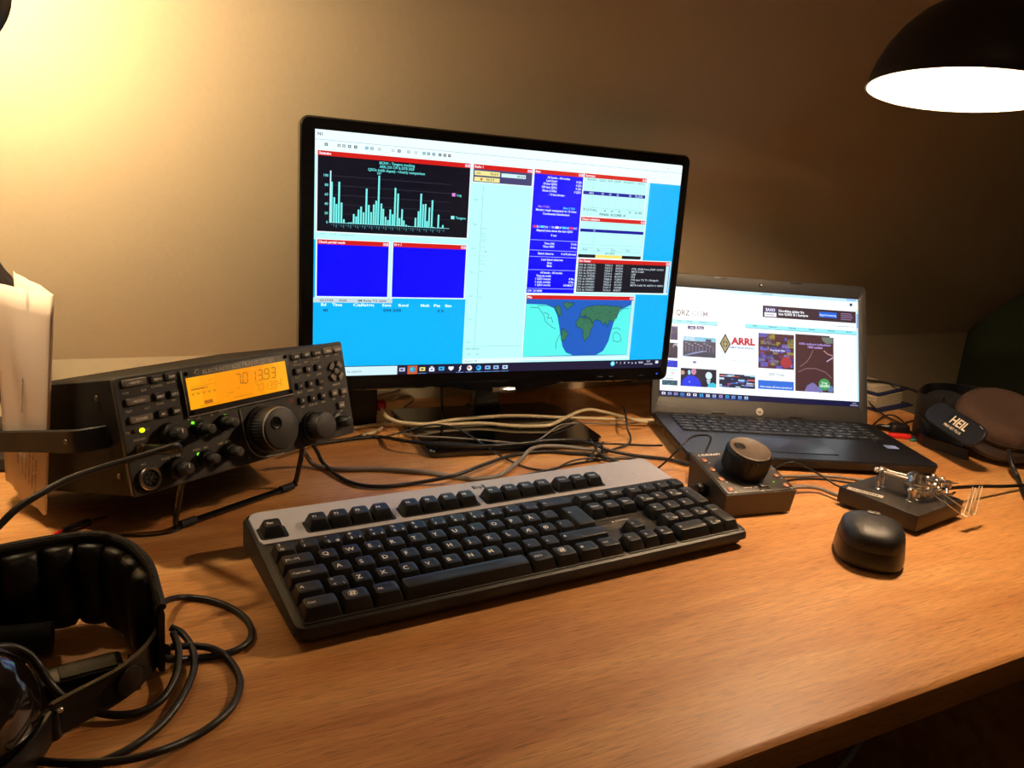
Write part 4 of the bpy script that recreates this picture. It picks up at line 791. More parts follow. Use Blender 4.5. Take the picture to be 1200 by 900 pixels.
# ------------------------------------------------------------------ folded sheet tucked behind the radio handle
pp = thing('folded_paper', 'folded white printed sheet tucked behind the radio side handle', 'paper', (-.04, .757, .012))
PI_ = Mx.Translation((-.04, .757, .012)).inverted()
A_, B2, C2, D2 = V((.0417, .169)), V((.128, -.0165)), V((.186, .0135)), V((.140, .192))
F2, G2 = V((.1010, .1960)), V((.176, -.004))
b = MB(PI_ @ RM); L = []
def lay_(P0, P1, P2, P3, x0, n, back=False):
    for i in range(n+1):
        t = i/n
        if back: t = 1-t
        top = P0.lerp(P3, t); bot = P1.lerp(P2, t); lp = []
        for j in range(11):
            s = j/10; q = top.lerp(bot, s); wv = .0022*sin(7*s+5*t)*sin(pi*t)*(1-.5*s)+.0012*sin(19*t+4*s)*t
            lp.append((x0+wv, q.x, q.y))
        yield lp
near = list(lay_(A_, B2, C2, D2, -.1376, 12)); far = list(lay_(A_+V((.0002, .0)), B2+V((.0002, .0005)), G2, F2, -.1352, 10))
fold = [[(p[0]+.0012-.0012*cos(pi*k/6), p[1]-.0010*sin(pi*k/6), p[2]+.0) for p in near[0]] for k in (1, 2, 3, 4, 5)]
sheet = near[::-1]+fold+far
th = .00025
b.loft(sheet, PAPER, (False, False), False)
o_ = b.build('sheet', pp, 60); md = o_.modifiers.new('thickness', 'SOLIDIFY'); md.thickness = .0003
b = MB(PI_ @ RM); b.flatface = True
ed = (B2-A_).normalized(); ex_ = V((0, ed.x, ed.y)); ey_ = V((0, ed.y, -ed.x)) if False else V((0, -ed.y, ed.x))
def ptext(t, s, d, h, w):
    "a printed line running down the sheet; s along the folded edge, d in from it"
    q = A_.lerp(B2, s)+(D2-A_)*(1-s)*d+(C2-B2)*s*d
    x_ = V((0, ed.x, ed.y)); z_ = V((-1, 0, 0)); y_ = z_.cross(x_)
    b.text(t, h, PRINT, FM((-.1400, q.x, q.y), x_, y_, z_), 'l', .01, w)
ptext('til vaebnerhold', .40, .42, .0030, .032); ptext('AFVIKLINGSPLAN', .70, .55, .0028, .026)
for i, t in enumerate(('og deltager ved', 'Ronne - klubben 1 aften', 'kl 8-10 husker du', 'telt, 12 km, deltagere', 'Nogle afprovning')): ptext(t, .70+.012*i, .44-.075*i, .0026, .034)
b.build('printed_lines', pp)

# ------------------------------------------------------------------ black box behind the radio with two plugs
bb_ = thing('power_supply_box', 'small black box standing behind the radio under the monitor edge', 'box', (.292, .99, 0), (0, 0, -.05))
b = MB(); b.box(-.046, .044, -.022, .040, .0015, .078, BLK, .0025)
for i in range(9): b.box(.0438, .0448, -.016+.0055*i, -.0135+.0055*i, .050, .072, BLKG)
b.build('housing', bb_); b = MB(); b.box(-.04, .038, -.018, .036, .0002, .0018, RUB, .0005); b.build('rubber_base', bb_)
b = MB(); b.blob((-.010, -.0222, .012), (.0012, .0008, .0012), STEEL, 10, 6); b.build('screw', bb_)
bi = Mx.Translation((.292, .99, 0)) @ Mx.Rotation(-.05, 4, 'Z')
# connectors
pl1 = thing('black_connector', 'black round connector with cream lead plugged into the small black box', 'connector', tuple(bi @ V((.045, -.010, .057)))); off = V(pl1.location)
b = MB(); b.lathe([(.0082, .0003), (.0084, .002), (.0084, .013), (.0070, .0145)], BLKS, (0, 0, 0), 'x', 24, ribs=24, ribd=.0006); b.build('connector_shell', pl1)
b = MB(); b.tube([V((.014, 0, 0)), V((.022, -.001, .002)), V((.031, -.002, .001)), V((.033, -.003, -.008)), V((.026, -.004, -.014)), V((.012, -.004, -.017)), V((.004, -.003, -.022)), V((.004, .012, -.05)), V((.004, .03, -.0545))], .0022, CABW, 8, 6); b.build('lead', pl1)
pl2 = thing('red_connector', 'round red connector plugged low into the small black box', 'connector', tuple(bi @ V((.045, -.012, .026)))); off = V(pl2.location)
b = MB(); b.lathe([(.0070, .0003), (.0078, .002), (.0080, .009), (.0066, .012), (.003, .0128)], RED, (0, 0, 0), 'x', 22); b.build('connector_shell', pl2)

# ------------------------------------------------------------------ cables on the desk
def cable(name, label, pts, r, mt, cat='cable', group='cables trailing over the desk'):
    P_ = [at(*p) for p in pts]; c = P_[len(P_)//2]; bm_ = MB(Mx.Translation(c).inverted()); bm_.tube(P_, r, mt, 10, 8)
    o = bm_.build(name, None, 60); o.location = c; tag(o, label, cat, group); return o
R_ = .0026
cable('network_cable', 'cream cable running level across the monitor base to the laptop side', [(448, 479, .028), (451, 486, .027), (458, 491, .023), (470, 495, .019), (500, 497, .016), (533, 492, .015), (580, 488, .015), (615, 487.5, .015), (650, 489, .0125), (680, 490, .009), (720, 491.5, .008), (745, 492, .0105), (766, 492.5, .0105)], .0025, CABW)
cable('network_cable', 'cream cable that humps up behind the monitor base right corner', [(402, 502, .0032), (418, 501, .0032), (440, 498, .0035), (470, 497, .013), (500, 499, .0135), (560, 496, .0135), (600, 499, .0135), (625, 499.5, .0135), (645, 498, .014), (660, 491, .0150), (678, 482.5, .0160), (692, 480, .018), (708, 483, .014), (724, 487, .0145), (742, 492, .0165), (758, 495, .0125)], .0025, CABW)
cable('grey_cable', 'thick grey cable looping from under the radio to the keyboard back', [(352, 524, .030), (358, 532, .018), (366, 543, .006), (380, 548, .0032), (405, 550, .0032), (440, 549.5, .0032), (498, 553.5, .0032), (530, 558, .0032), (552, 561, .0032), (575, 560, .0032), (592, 554, .0035), (603, 545, .0035), (613, 536, .0040), (621, 527, .0060), (634, 523, .0085), (655, 523, .0085), (675, 525, .0080), (692, 527, .0075), (712, 529, .004)], .0026, CABG)
cable('thin_grey_cable', 'thin grey cable lying over the monitor base in a long curve', [(470, 507, .0032), (487, 511, .0128), (520, 512.5, .0128), (557, 515, .0128), (599, 519, .0128), (615, 519, .0128), (632, 515, .0128), (650, 502, .0132), (662, 497, .0140), (690, 496, .0060), (722, 497, .0020), (762, 494.5, .0085)], .0012, CABG)
cable('thin_black_cable', 'thin black cable arching over the monitor base down to the keyboard', [(400, 517, .0020), (425, 510, .0020), (440, 513, .0018), (454, 511, .0030), (487, 502, .0155), (505, 498, .0235), (520, 498.5, .0245), (538, 503, .0210), (561, 517, .0140), (585, 533, .0045), (613, 546.5, .0018), (640, 552, .0018)], .0012, CABB)
cable('cream_cable', 'short cream cable hooked beside the red connector', [(459, 470, .012), (470, 464.5, .014), (480, 464, .012), (483, 469, .008), (472, 478, .004), (460, 488, .003), (450, 499, .0030), (440, 506, .0030), (424, 510, .0030)], .0022, CABW)
cable('thick_black_cable', 'thick black cable running from under the radio past the monitor base front', [(366, 520, .032), (372, 530, .020), (379, 543, .006), (398, 559, .0030), (420, 568, .0030), (450, 570, .0030), (487, 566, .0030), (533, 557, .0105), (571, 543, .0100), (603, 533, .0030), (638, 529, .0030), (670, 531, .0030), (694, 533, .0030), (716, 538, .0095), (735, 546, .0030)], .0022, CABB)
cable('thick_black_cable', 'thick black cable crossing the monitor base front corner to the small knob box', [(352, 521, .0200), (368, 520, .0080), (392, 517, .0026), (420, 513.5, .0026), (446, 512, .0030), (470, 516, .0140), (510, 521, .0145), (560, 523, .0145), (610, 520, .0145), (640, 516.5, .0145), (673, 516, .0145), (695, 520.5, .0130), (715, 528, .0070), (743, 533.5, .0032), (782, 538, .0032), (803, 543, .0036), (820, 546, .0046), (838, 546, .0052)], .0023, CABB)
cable('thin_black_cable', 'thin black cable running straight along the desk to the laptop side', [(660, 517, .0120), (702, 519.5, .0020), (740, 521, .0015), (760, 522, .0030), (776, 522, .0100)], .0014, CABB)
cable('thin_black_cable', 'thin black cable looping down beside the laptop hinge', [(731, 476, .0145), (734, 492, .0190), (735, 502, .0120), (739, 512, .0035), (737, 520, .0050), (723, 525, .0025), (704, 531, .0070), (690, 536, .0030)], .0014, CABB)
cable('keyboard_cable', 'black keyboard cable gathered along the keyboard back edge', [(560, 568, .0019), (600, 560, .0018), (640, 551, .0018), (670, 544, .0018), (700, 539, .0018), (725, 537, .0017), (745, 538, .0017)], .0014, CABB)
cable('keyboard_cable', 'second strand of bundled black cable behind the keyboard', [(640, 556, .0050), (668, 541, .0052), (694, 537, .0052), (716, 541, .0030), (742, 541, .0020)], .0012, CABB)
cable('mains_cable', 'thin black cable hanging behind the monitor lower left', [(517, 448, .075), (517.5, 462, .055), (518, 476, .030), (519, 489, .0155), (518, 500, .0130)], .0018, CABB)
cable('thin_dark_cable', 'thin dark cable lying from the radio toward the monitor base', [(300, 572, .0016), (360, 575, .0012), (440, 572.5, .0012), (500, 574, .0012), (545, 566, .0012), (575, 563, .0012)], .0009, CABB) if False else None
cable('thin_black_cable', 'thin black cable lying in front of the radio wire stand', [(112, 628, .0012), (135, 627, .0012), (165, 628, .0012), (192, 625.5, .0012), (206, 622, .0013), (226, 612, .0012)], .0010, CABB)
tw = thing('cable_tie', 'twisted black tie around the cables behind the keyboard', 'cable tie', tuple(at(699, 527, .006))); off = V(tw.location)
b = MB(); b.tube([at(692, 515, .014)-off, at(696, 522, .014)-off, at(701, 530, .012)-off, at(700, 536, .005)-off], .0012, RUB, 8, 4); b.build('tie_wire', tw)
b = MB(); b.tube([at(707, 518, .013)-off, at(700, 524, .0155)-off, at(693, 534, .007)-off, at(687, 541, .002)-off], .0012, RUB, 8, 4); b.build('tie_wire', tw)
b = MB(); b.tube([at(694, 521, .0115)-off, at(699, 519, .0165)-off, at(706, 523, .0150)-off, at(705, 530, .0080)-off], .0014, RUB, 8, 4); b.build('tie_wire', tw)

# ------------------------------------------------------------------ small tuning knob box
kp = thing('knob_controller', 'small black wedge box with one big round knob beside the keyboard', 'controller', (.6344, .5676, 0), (0, 0, -.1252))
KPW, KPD, ZF_, ZB_ = .0930, .0765, .0283, .0481
pa = atan2(ZB_-ZF_, KPD); PT = TR(0, 0, ZF_) @ Mx.Rotation(pa, 4, 'X'); PDd = sqrt(KPD**2+(ZB_-ZF_)**2)
PAN = mat('painted_steel_black', (46, 42, 38), .38, bump=.25, bscale=1500)
b = MB(); w2 = KPW/2
def kl_(i, z0, z1, y0=0): return [(-w2+i, y0+i, z0), (w2-i, y0+i, z0), (w2-i, KPD-i, z1), (-w2+i, KPD-i, z1)]
b.loft([[(-w2+.003, .003, .0022), (w2-.003, .003, .0022), (w2-.003, KPD-.002, .0022), (-w2+.003, KPD-.002, .0022)], kl_(.0008, ZF_-.0022, ZB_-.0022), kl_(.0002, ZF_-.0008, ZB_-.0008), kl_(.0010, ZF_, ZB_)], PAN, angle_ if False else (True, True)); b.build('enclosure', kp, 20)
for x in (-w2+.010, w2-.010):
    for y in (.010, KPD-.010): b = MB(); b.lathe([(.0045, .0002), (.0050, .0024)], RUB, (x, y, 0), 'z', 14); b.build('rubber_foot', kp)
b = MB(PT); b.loft([[(p[0], p[1]+PDd/2, z) for p in rr(KPW-.004-i, PDd-.004-i, .001, 2)] for z, i in ((-.0003, 0), (.0006, 0), (.0008, .0008))], PAN); b.build('top_plate', kp)
kcy = PDd*.52; KC = (.0010, kcy)
kb2 = MB(PT @ TR(KC[0], KC[1], 0)); kb2.lathe([(.0220, .0012), (.0220, .003), (.0252, .004), (.0258, .008), (.0258, .0245), (.0246, .0275), (.0228, .0286)], KNOB, (0, 0, 0), 'z', 112, ribs=56, ribd=.0007, ribr=(3, 4, 5)); kn = kb2.build('tuning_knob', kp)
kb2 = MB(PT @ TR(KC[0], KC[1], 0)); kb2.lathe([(.0232, .0282), (.0234, .0292), (.0224, .0297), (.0220, .0295)], mat('knob_cap_brown', (78, 64, 52), .45, bump=.1, bscale=1200), (0, 0, 0), 'z', 56); kb2.build('knob_cap', kn)
kb2 = MB(PT @ TR(KC[0]-.0105, KC[1]+.0060, .0022)); kb2.lathe([(.0066, .0275), (.0064, .0281), (.0058, .0283), (.0050, .0281), (.0030, .0277), (.0006, .0275)], mat('dimple_shade_brown', (30, 24, 20), .25), (0, 0, 0), 'z', 28, (False, True)); kb2.build('finger_dimple', kn)  # bowl coloured darker than the cap to stand for its shading
COP = mat('copper_button', (150, 100, 76), .4, metal=.2)
def pbtn(u, v, t):
    q = MB(PT @ TR(u, v, 0)); q.lathe([(.0036, .0006), (.0036, .0012), (.0033, .0018), (.0027, .0021)], COP, (0, 0, 0), 'z', 20); q.build('button', kp)
    q = MB(PT @ TR(u+.004, v-.0052, .0009)); q.text(t, .0016, LEG, Mx.Identity(4), 'c', .02); q.build('button_print', kp)
for i in range(4): pbtn(-w2+.0095, .0085+.0182*i, 'F%d' % (4-i)); pbtn(w2-.0095, .0085+.0182*i, 'F%d' % (8-i))
b = MB(PT @ TR(-.014, PDd-.0060, .0009)); b.text('\u03c2 ELECRAFT', .0032, LEG, TR(-.010, 0, 0), 'c', .03, .030); b.build('maker_print', kp); b = MB(PT @ TR(-.014, PDd-.0060, .0009)); b.text('VFO B   RIT   VFO A', .0016, LEG, TR(.012, -PDd+.0155, 0), 'c', .02, .034); b.text('XIT', .0016, LEG, TR(.016, -PDd+.0090, 0), 'c', .02); 
b.build('panel_print', kp)
b = MB(PT @ TR(.006, .0085, .0006)); b.box(-.0065, .0065, -.0038, .0038, 0, .0014, BLKS, .0005); b.loft([[(p[0], p[1], z) for p in rr(.0105-i, .0058-i, .0006, 2)] for z, i in ((.0012, 0), (.0034, .0005), (.0038, .002))], BLK); b.build('rocker_switch', kp)
b = MB(PT); b.blob((w2-.0210, .0160, .0011), (.0009, .0009, .0006), glow((110, 240, 40), 1.4), 10, 6); b.build('indicator_light', kp)
b = MB(); b.lathe([(.0075, .0003), (.0085, -.002), (.0085, -.010), (.0070, -.012)], BLKS, (-w2, .040, .018), 'x', 22, ribs=22, ribd=.0005); b.build('side_plug', kp)
kpi = Mx.Translation((.6344, .5676, 0)) @ Mx.Rotation(-.1252, 4, 'Z')
uc = thing('usb_lead', 'thin black lead arching up over the laptop corner into the knob box back', 'cable', tuple(at(773, 547, .0015))); off = V(uc.location)
e1 = kpi @ V((-.010, KPD+.022, .036)); e2 = kpi @ V((-.010, KPD+.0008, .034))
b = MB(); b.tube([p-off for p in (at(762, 552, .0015), at(773, 547, .0018), at(793, 529, .030), at(807, 514.5, .044), at(820, 510, .050), at(833, 513, .050), e1)], .0013, CABB, 8, 8); b.build('cord', uc)
b = MB(); b.tube([e1-off, e2-off], .0036, BLKS, 12, 0); b.build('plug_body', uc)

cable('thin_black_cable', 'thin black cable looping from the knob box to the morse paddle', [(900, 555, .012), (910, 548.5, .020), (926, 542, .030), (940, 545, .027), (960, 556, .018), (980, 568.5, .0100), (992, 573, .0100)], .0012, CABB)
cable('grey_cable', 'short grey cable joining the knob box and the morse paddle', [(918, 577, .0070), (930, 571.5, .0080), (945, 570.5, .0075), (960, 572.5, .006), (972, 577, .0055), (983, 581, .006), (996, 584, .0075)], .0024, CABG)
cable('grey_cable', 'long thin grey cable lying along the laptop front edge', [(900, 558, .0022), (930, 558, .0020), (960, 557.5, .0018), (985, 559.5, .0018), (1012, 563, .0018)], .0018, CABG)
cable('thin_black_cable', 'thin black cable lying under the laptop front edge', [(905, 566, .0014), (935, 561.5, .0014), (965, 561.5, .0014), (1000, 566, .0014)], .0013, CABB)

# ------------------------------------------------------------------ morse paddle
PA_Y = .1436; mp = thing('morse_paddle', 'chrome twin-lever morse paddle on a heavy black base by the mouse', 'morse key', (.7678, .4747, 0), (0, 0, PA_Y))
MI = (Mx.Translation((.7678, .4747, 0)) @ Mx.Rotation(PA_Y, 4, 'Z')).inverted()
PW_, PD_, PZ = .1020, .0927, .0226
b = MB(); b.box(0, PW_, 0, PD_, .0042, PZ, mat('crackle_black_enamel', (36, 33, 31), .42, bump=.35, bscale=900), .0008); b.build('base', mp)
for x in (.012, PW_-.012):
    for y in (.012, PD_-.012): b = MB(); b.lathe([(.0055, .0002), (.0062, .0046)], RUB, (x, y, 0), 'z', 16); b.build('rubber_foot', mp)
pc = MI @ at(1017, 580, PZ); pl_, pr_ = MI @ at(993, 572, PZ+.0003), MI @ at(1035, 583, PZ+.0003)
dxx = (pr_-pl_); dxx.z = 0; ln = dxx.length; dxx.normalize(); dyy = V((0, 0, 1)).cross(dxx)
b = MB(FM((pl_+pr_)/2, dxx, dyy, V((0, 0, 1)))); b.box(-ln/2, ln/2, -.0042, .0042, -.0002, .0007, mat('silver_plate', (190, 182, 168), .45, metal=.2), .0002)
[b.box(-ln*.38+ln*.076*i, -ln*.38+ln*.076*i+ln*(.045 if i % 3 else .060), -.0013, .0013, .0006, .0009, BTND) for i in range(10)]; b.build('name_plate', mp)
def lp(px, py, z): return MI @ at(px, py, z)
def rod(pts, r, mt=CHROME, name='rod', n=12): b = MB(); b.tube([lp(*p) for p in pts], r, mt, n, 0); return b.build(name, mp)
def post(px, py, r, h, name='post', mt=CHROME):
    p = lp(px, py, PZ); b = MB(); b.lathe([(r*1.25, 0), (r*1.25, .0015), (r, .002), (r, h-.001), (r*.8, h)], mt, tuple(p), 'z', 18); b.build(name, mp); return p
# rear posts with the two long contact rods
post(1029, 573.5, .0024, .0245); post(1035, 571.5, .0022, .0235)
rod([(1027, 551, .0435), (1064, 561.5, .0440)], .0020); rod([(1037, 551, .0440), (1069, 559.5, .0445)], .0018)
b = MB(); q = lp(1028, 550.5, .0440); b.blob(tuple(q), (.0034, .0034, .0034), CHROME, 16, 10); b.build('ball_end', mp)
b = MB(); q = lp(1034.5, 550.5, .0450); b.lathe([(.0036, -.001), (.0040, .0004), (.0040, .0022), (.0030, .0032)], CHROME, tuple(q), 'z', 20, ribs=20, ribd=.0003); b.build('thumb_nut', mp)
# main drum
q = lp(1074, 566, .0395); drx = (lp(1064, 561.5, .0440)-lp(1027, 551, .0435)).normalized()
cd_ = (MI.to_3x3() @ CF).normalized(); dax = (drx*.80-cd_*.60*(-1 if False else 1)+V((0, 0, .12))).normalized(); sd = dax.cross(V((0, 0, 1))).normalized(); DR = FM(q, sd, dax.cross(sd), dax)
b = MB(DR); b.lathe([(.0085, -.008), (.0120, -.007), (.0128, -.0050), (.0128, .003), (.0112, .0044), (.0095, .0044), (.0088, .001), (.0050, .001)], STEEL, (0, 0, 0), 'z', 36); b.build('bearing_drum', mp)
b = MB(DR); b.lathe([(.0045, .0005), (.0045, .0065), (.0034, .0075)], STEEL, (0, 0, 0), 'z', 20); b.build('drum_hub', mp)
post(1067, 588, .0040, .0170, 'front_post'); post(1074.5, 586.5, .0030, .0150, 'front_post')
b = MB(); q = lp(1067, 575, .0405) ; b.blob(tuple(q), (.0035, .0035, .0030), CHROME, 14, 8); b.build('ball_end', mp)
# pivot frame and contact cluster
b = MB(); q = lp(1092, 578, PZ); b.box(q.x-.011, q.x+.010, q.y-.008, q.y+.008, PZ, PZ+.0045, STEEL, .0006); b.build('pivot_block', mp)
b = MB(); b.box(q.x-.009, q.x+.008, q.y-.0065, q.y+.0065, PZ+.0145, PZ+.0180, STEEL, .0006); b.build('top_bridge', mp)
for a, c in ((-.007, -.005), (.006, -.005), (-.007, .005), (.006, .005)):
    b = MB(); b.lathe([(.0018, .004), (.0018, .015)], CHROME, (q.x+a, q.y+c, PZ), 'z', 14); b.build('pillar', mp)
    b = MB(); b.lathe([(.0024, .018), (.0026, .0186), (.0026, .0200), (.0018, .0206)], CHROME, (q.x+a, q.y+c, PZ), 'z', 14); b.build('cap_screw', mp)
for px_, py_, z_, r_ in ((1079, 573, .034, .0030), (1086, 571, .036, .0036), (1096, 569, .040, .0034), (1083, 580, .031, .0030), (1100, 573, .034, .0030)):
    b = MB(); qq = lp(px_, py_, z_); b.lathe([(r_*.75, -.003), (r_, -.002), (r_, .002), (r_*.75, .003)], CHROME, tuple(qq), 'x', 18, ribs=18, ribd=.0003); b.build('adjuster_screw', mp)
rod([(1070, 568, .0405), (1098, 571, .0390)], .0014); rod([(1078, 579, .0340), (1104, 575, .0335)], .0012); rod([(1072, 575, .0345), (1092, 582, .0290)], .0013)
rod([(1099, 565.5, .0405), (1123, 566.8, .0405)], .0011)
q = lp(1109.5, 571.5, .0300); b = MB(); b.lathe([(.0040, 0), (.0044, .001), (.0044, .0070), (.0036, .0082)], STEEL, tuple(q), 'z', 24, ribs=24, ribd=.0003); b.build('tension_knob', mp)
rod([(1109.5, 572, .0300), (1109.5, 582, .0226)], .0018, CHROME, 'post')
rod([(1096, 578, .0300), (1115, 580, .0290), (1119, 577, .0290)], .0015)
# two levers with clear finger pieces
EDGE = mat('edge_glint', (250, 236, 210), .35, var=0)  # pale colour stands for light caught on clear edges and lever tips
CLR = mat('clear_acrylic', (240, 240, 235), .04, trans=1.0, ior=1.49, var=0)
for i, (a, c, t_) in enumerate((((1092, 579, .0310), (1132, 606.5, .0165), (1141, 571, .0460)), ((1099, 575, .0330), (1141, 603.5, .0170), (1149, 569.5, .0455)))):
    b = MB(); b.tube([lp(*a), lp(*c)], .0009, CHROME, 10, 0); lv = b.build('lever', mp)
    e = lp(*c); d0 = (e-lp(*a)).normalized(); b = MB(); b.tube([e-d0*.006, e], .0017, EDGE, 10, 0); b.build('lever_tip', lv)
    tp = lp(*t_); s_ = V((1, 0, 0)); w_ = MB(); up_ = (tp-e); dirf = V((d0.x, d0.y, 0)).normalized(); nn = up_.cross(dirf).normalized()*.0008
    e0 = e-d0*.002; P4 = [e0, e0+dirf*.0025+V((0, 0, 0)), tp+dirf*.0015, tp-dirf*.0015]
    w_.loft([[p-nn for p in P4], [p+nn for p in P4]], CLR); fp = w_.build('finger_piece', mp); b = MB(); [b.tube([e_+s2, t2+s2*.6], .00055, EDGE, 8, 0) for e_, t2, s2 in ((e0, tp, dirf*.0030), (e0, tp, dirf*-.0012))]; b.build('edge_glint_bars', fp); fp['label'] = 'clear upright finger piece'  # thin pale bars paint the bright edges of the clear plate
cable('flat_black_cable', 'black lead leaving the morse paddle toward the right headphones', [(1100, 573.5, .0225), (1125, 571, .0200), (1150, 570, .016), (1175, 570, .010), (1200, 568.5, .0060), (1230, 566, .0030)], .0022, CABB)

# ------------------------------------------------------------------ mouse
ms = thing('computer_mouse', 'black wireless mouse on the bare desk in front of the paddle', 'mouse', (.676, .4615, 0), (0, 0, -.83))
MSH = mat('mouse_shell_rubber', (26, 26, 28), .47, bump=.2, bscale=1800); MSL = mat('mouse_side_gloss', (24, 23, 23), .33)
def mloop(k, z, sh=0.0):
    "egg outline: rear at -y, front at +y"
    o = []
    for i in range(40):
        a = 2*pi*i/40; x = .0305*k*cos(a)*(1-.06*sin(a)); y = .0450*k*sin(a)+sh
        g = 1.0; x = math.copysign(abs(cos(a))**.78, cos(a))*.0300*k*(1-.05*sin(a)); y = math.copysign(abs(sin(a))**.86, sin(a))*.0430*k+sh; o.append((x, y, z+.0))
    return o
b = MB(); b.loft([mloop(1.00, .0012), mloop(1.04, .0020), mloop(1.075, .005), mloop(1.07, .009), mloop(1.05, .015), mloop(1.025, .0203)], MSL); b.build('lower_body', ms)
b = MB(); H_ = []
for k, z in ((1.005, .0206), (1.005, .0225), (.985, .0280), (.95, .0325), (.87, .0357), (.74, .0384), (.57, .0402), (.36, .0413), (.13, .0417)):
    lo_ = mloop(k, z, -.0015-.004*(1-k)); H_.append([(p[0], p[1], p[2]-.006*max(0, (p[1]/.047))*(z-.0196)/.018) for p in lo_])
b.loft(H_, MSH); b.build('top_shell', ms)
b = MB(); b.lathe([(.0006, -.0045), (.0098, -.0042), (.0105, -.003), (.0105, .003), (.0098, .0042), (.0006, .0045)], RUB, (0, .0235, .0262), 'x', 36, ribs=36, ribd=.0004); b.build('scroll_wheel', ms)
b = MB(); b.box(-.0060, .0060, .0060, .0128, .0370, .0422, mat('mouse_logo_metal', (150, 148, 145), .3, metal=.7), .0012); b.text('hp', .0035, BLK, TR(0, .0094, .0423), 'c', .03); ml = b.build('logo', ms); ml['label'] = 'small silver badge'
b = MB(); b.box(-.0004, .0004, .012, .040, .0300, .0368, BLKG); b.build('button_gap', ms) if False else None

# ------------------------------------------------------------------ padded headset at the lower left
hs = thing('padded_headset', 'black headset with a quilted padded headband lying at the lower left', 'headphones', (-.01, .53, 0)); HI = Mx.Translation((-.01, .53, 0)).inverted()
band = [(-.150, .520), (-.125, .552), (-.100, .568), (-.067, .574), (-.028, .581), (.000, .578), (.018, .557), (.028, .526), (.0310, .502), (.0325, .486)]
zc = .0365
b = MB(HI); b.strip([(x, y, zc if i < 8 else zc-.002*(i-7)) for i, (x, y) in enumerate(band)], (0, 0, 1), lambda t: .062 if t < .75 else .062-.06*(t-.75), .0035, LEATH, 6); bd_ = b.build('headband', hs)
b = MB(HI); b.tube([(x*1.0, y+.001, .0685 if i < 8 else .0685-.006*(i-7)) for i, (x, y) in enumerate(band)], .0033, mat('woven_black_piping', (38, 35, 32), .8, bump=.8, bscale=350), 10, 8); b.build('piping', hs)
bp_ = crom([(x, y, 0) for x, y in band], 20); al = [0]
for i in range(1, len(bp_)): al.append(al[-1]+(bp_[i]-bp_[i-1]).length)
def on_band(s):
    for i in range(1, len(bp_)):
        if al[i] >= s: t = (s-al[i-1])/max(al[i]-al[i-1], 1e-9); return bp_[i-1].lerp(bp_[i], t), (bp_[i]-bp_[i-1]).normalized()
    return bp_[-1], (bp_[-1]-bp_[-2]).normalized()
s = .008; k = 0
while s < al[-1]-.035:
    w = .0255 if k < 5 else .0225
    c, t = on_band(s+w/2); nrm = V((t.y, -t.x, 0)); F_ = HI @ FM(c+nrm*.0035+V((0, 0, zc-.002)), t, nrm, V((0, 0, 1)))
    q = MB(F_); L_ = []
    for i in range(1, 12):
        a = -pi/2+pi*i/12; zz = math.copysign(abs(sin(a))**.75, sin(a))*.031; r0 = max(cos(a), 0)**.55
        L_.append([(w*.52*r0**.4*math.copysign(abs(cos(g))**.75, cos(g)), .0105*r0*math.copysign(abs(sin(g))**.9, sin(g)), zz) for g in [2*pi*j/20 for j in range(20)]])
    q.loft(L_, LEATH); q.build('pad', hs, 70); s += w; k += 1
# ear cup foam seen under the band, slider block, yoke strip
mat('black_foam', (12, 11, 11), .95, bump=.8, bscale=300)
b = MB(HI); b.tube([V((-.100, .553, .018)), V((-.060, .545, .0175)), V((-.030, .541, .017))], .0105, mat('black_foam', (12, 11, 11), .95), 14, 5); b.build('foam_roll', hs)
blk = MB(HI @ TR(-.006, .500, .0) @ Mx.Rotation(.12, 4, 'Z')); blk.box(-.030, .016, -.012, .008, .0010, .0185, BLKS, .0022); blk.box(-.020, .012, -.010, .004, .0180, .0195, mat('grey_matte_label', (50, 48, 44), .5), .0005); blk.build('slider_block', hs)
b = MB(HI); b.tube([(.014, .498, .012), (.024, .500, .012)], .0075, BLKS, 16, 0); b.build('slider_cap', hs)
yk = [(.0335, .517, .030), (.0310, .500, .025), (.0235, .487, .021), (.010, .475, .0175), (-.004, .468, .0155), (-.018, .462, .0140), (-.028, .457, .0130)]
b = MB(HI); b.strip(yk, (0, .1, 1), .0215, .0022, mat('yoke_brown_black', (30, 25, 22), .42), 6); b.build('yoke', hs)
b = MB(HI); b.strip([V(p)+V((0, 0, .0110)) for p in yk], (0, 0, 1), .0010, .0030, mat('dull_metal_edge', (60, 52, 44), .5, metal=.4), 6); b.build('yoke_edge', hs)
c, t = V((.0115, .4752, .0180)), V((-.78, -.62, 0)).normalized(); nrm = V((0.62, -.78, 0)).normalized()
b = MB(HI @ FM(c, t, V((0, 0, 1)), nrm)); b.lathe([(.0092, 0), (.0092, .0018), (.0084, .0022)], mat('yoke_brown_black', (30, 25, 22), .42), (0, 0, .0012), 'z', 28); b.text('X', .0042, mat('dull_metal_edge', (96, 86, 72), .4), TR(0, 0, .0035), 'c', .03); b.build('emblem', hs)
b = MB(HI); b.tube([(.026, .512, .012), (.033, .503, .012)], .0078, BLKS, 14, 0); b.build('cable_clamp', hs)
b = MB(HI); b.tube([V((-.0285, .4570, .0190)), V((-.0285, .4555, .0030))], .0048, BLKS, 12, 0); b.build('hinge', hs)
b = MB(HI); b.blob((-.0245, .4560, .0200), (.0026, .0026, .0020), CHROME, 12, 8); b.blob((-.0335, .4565, .0190), (.0016, .0016, .0014), CHROME, 12, 8); b.build('hinge_rivets', hs)
b = MB(HI); b.strip([(-.0285, .4550, .0120), (-.0330, .4440, .0115), (-.0390, .4310, .0110), (-.0480, .4180, .0105), (-.0600, .4080, .0100), (-.080, .400, .010)], (0, 0, 1), .0185, .0028, BLKS, 6); b.build('yoke_arm', hs)
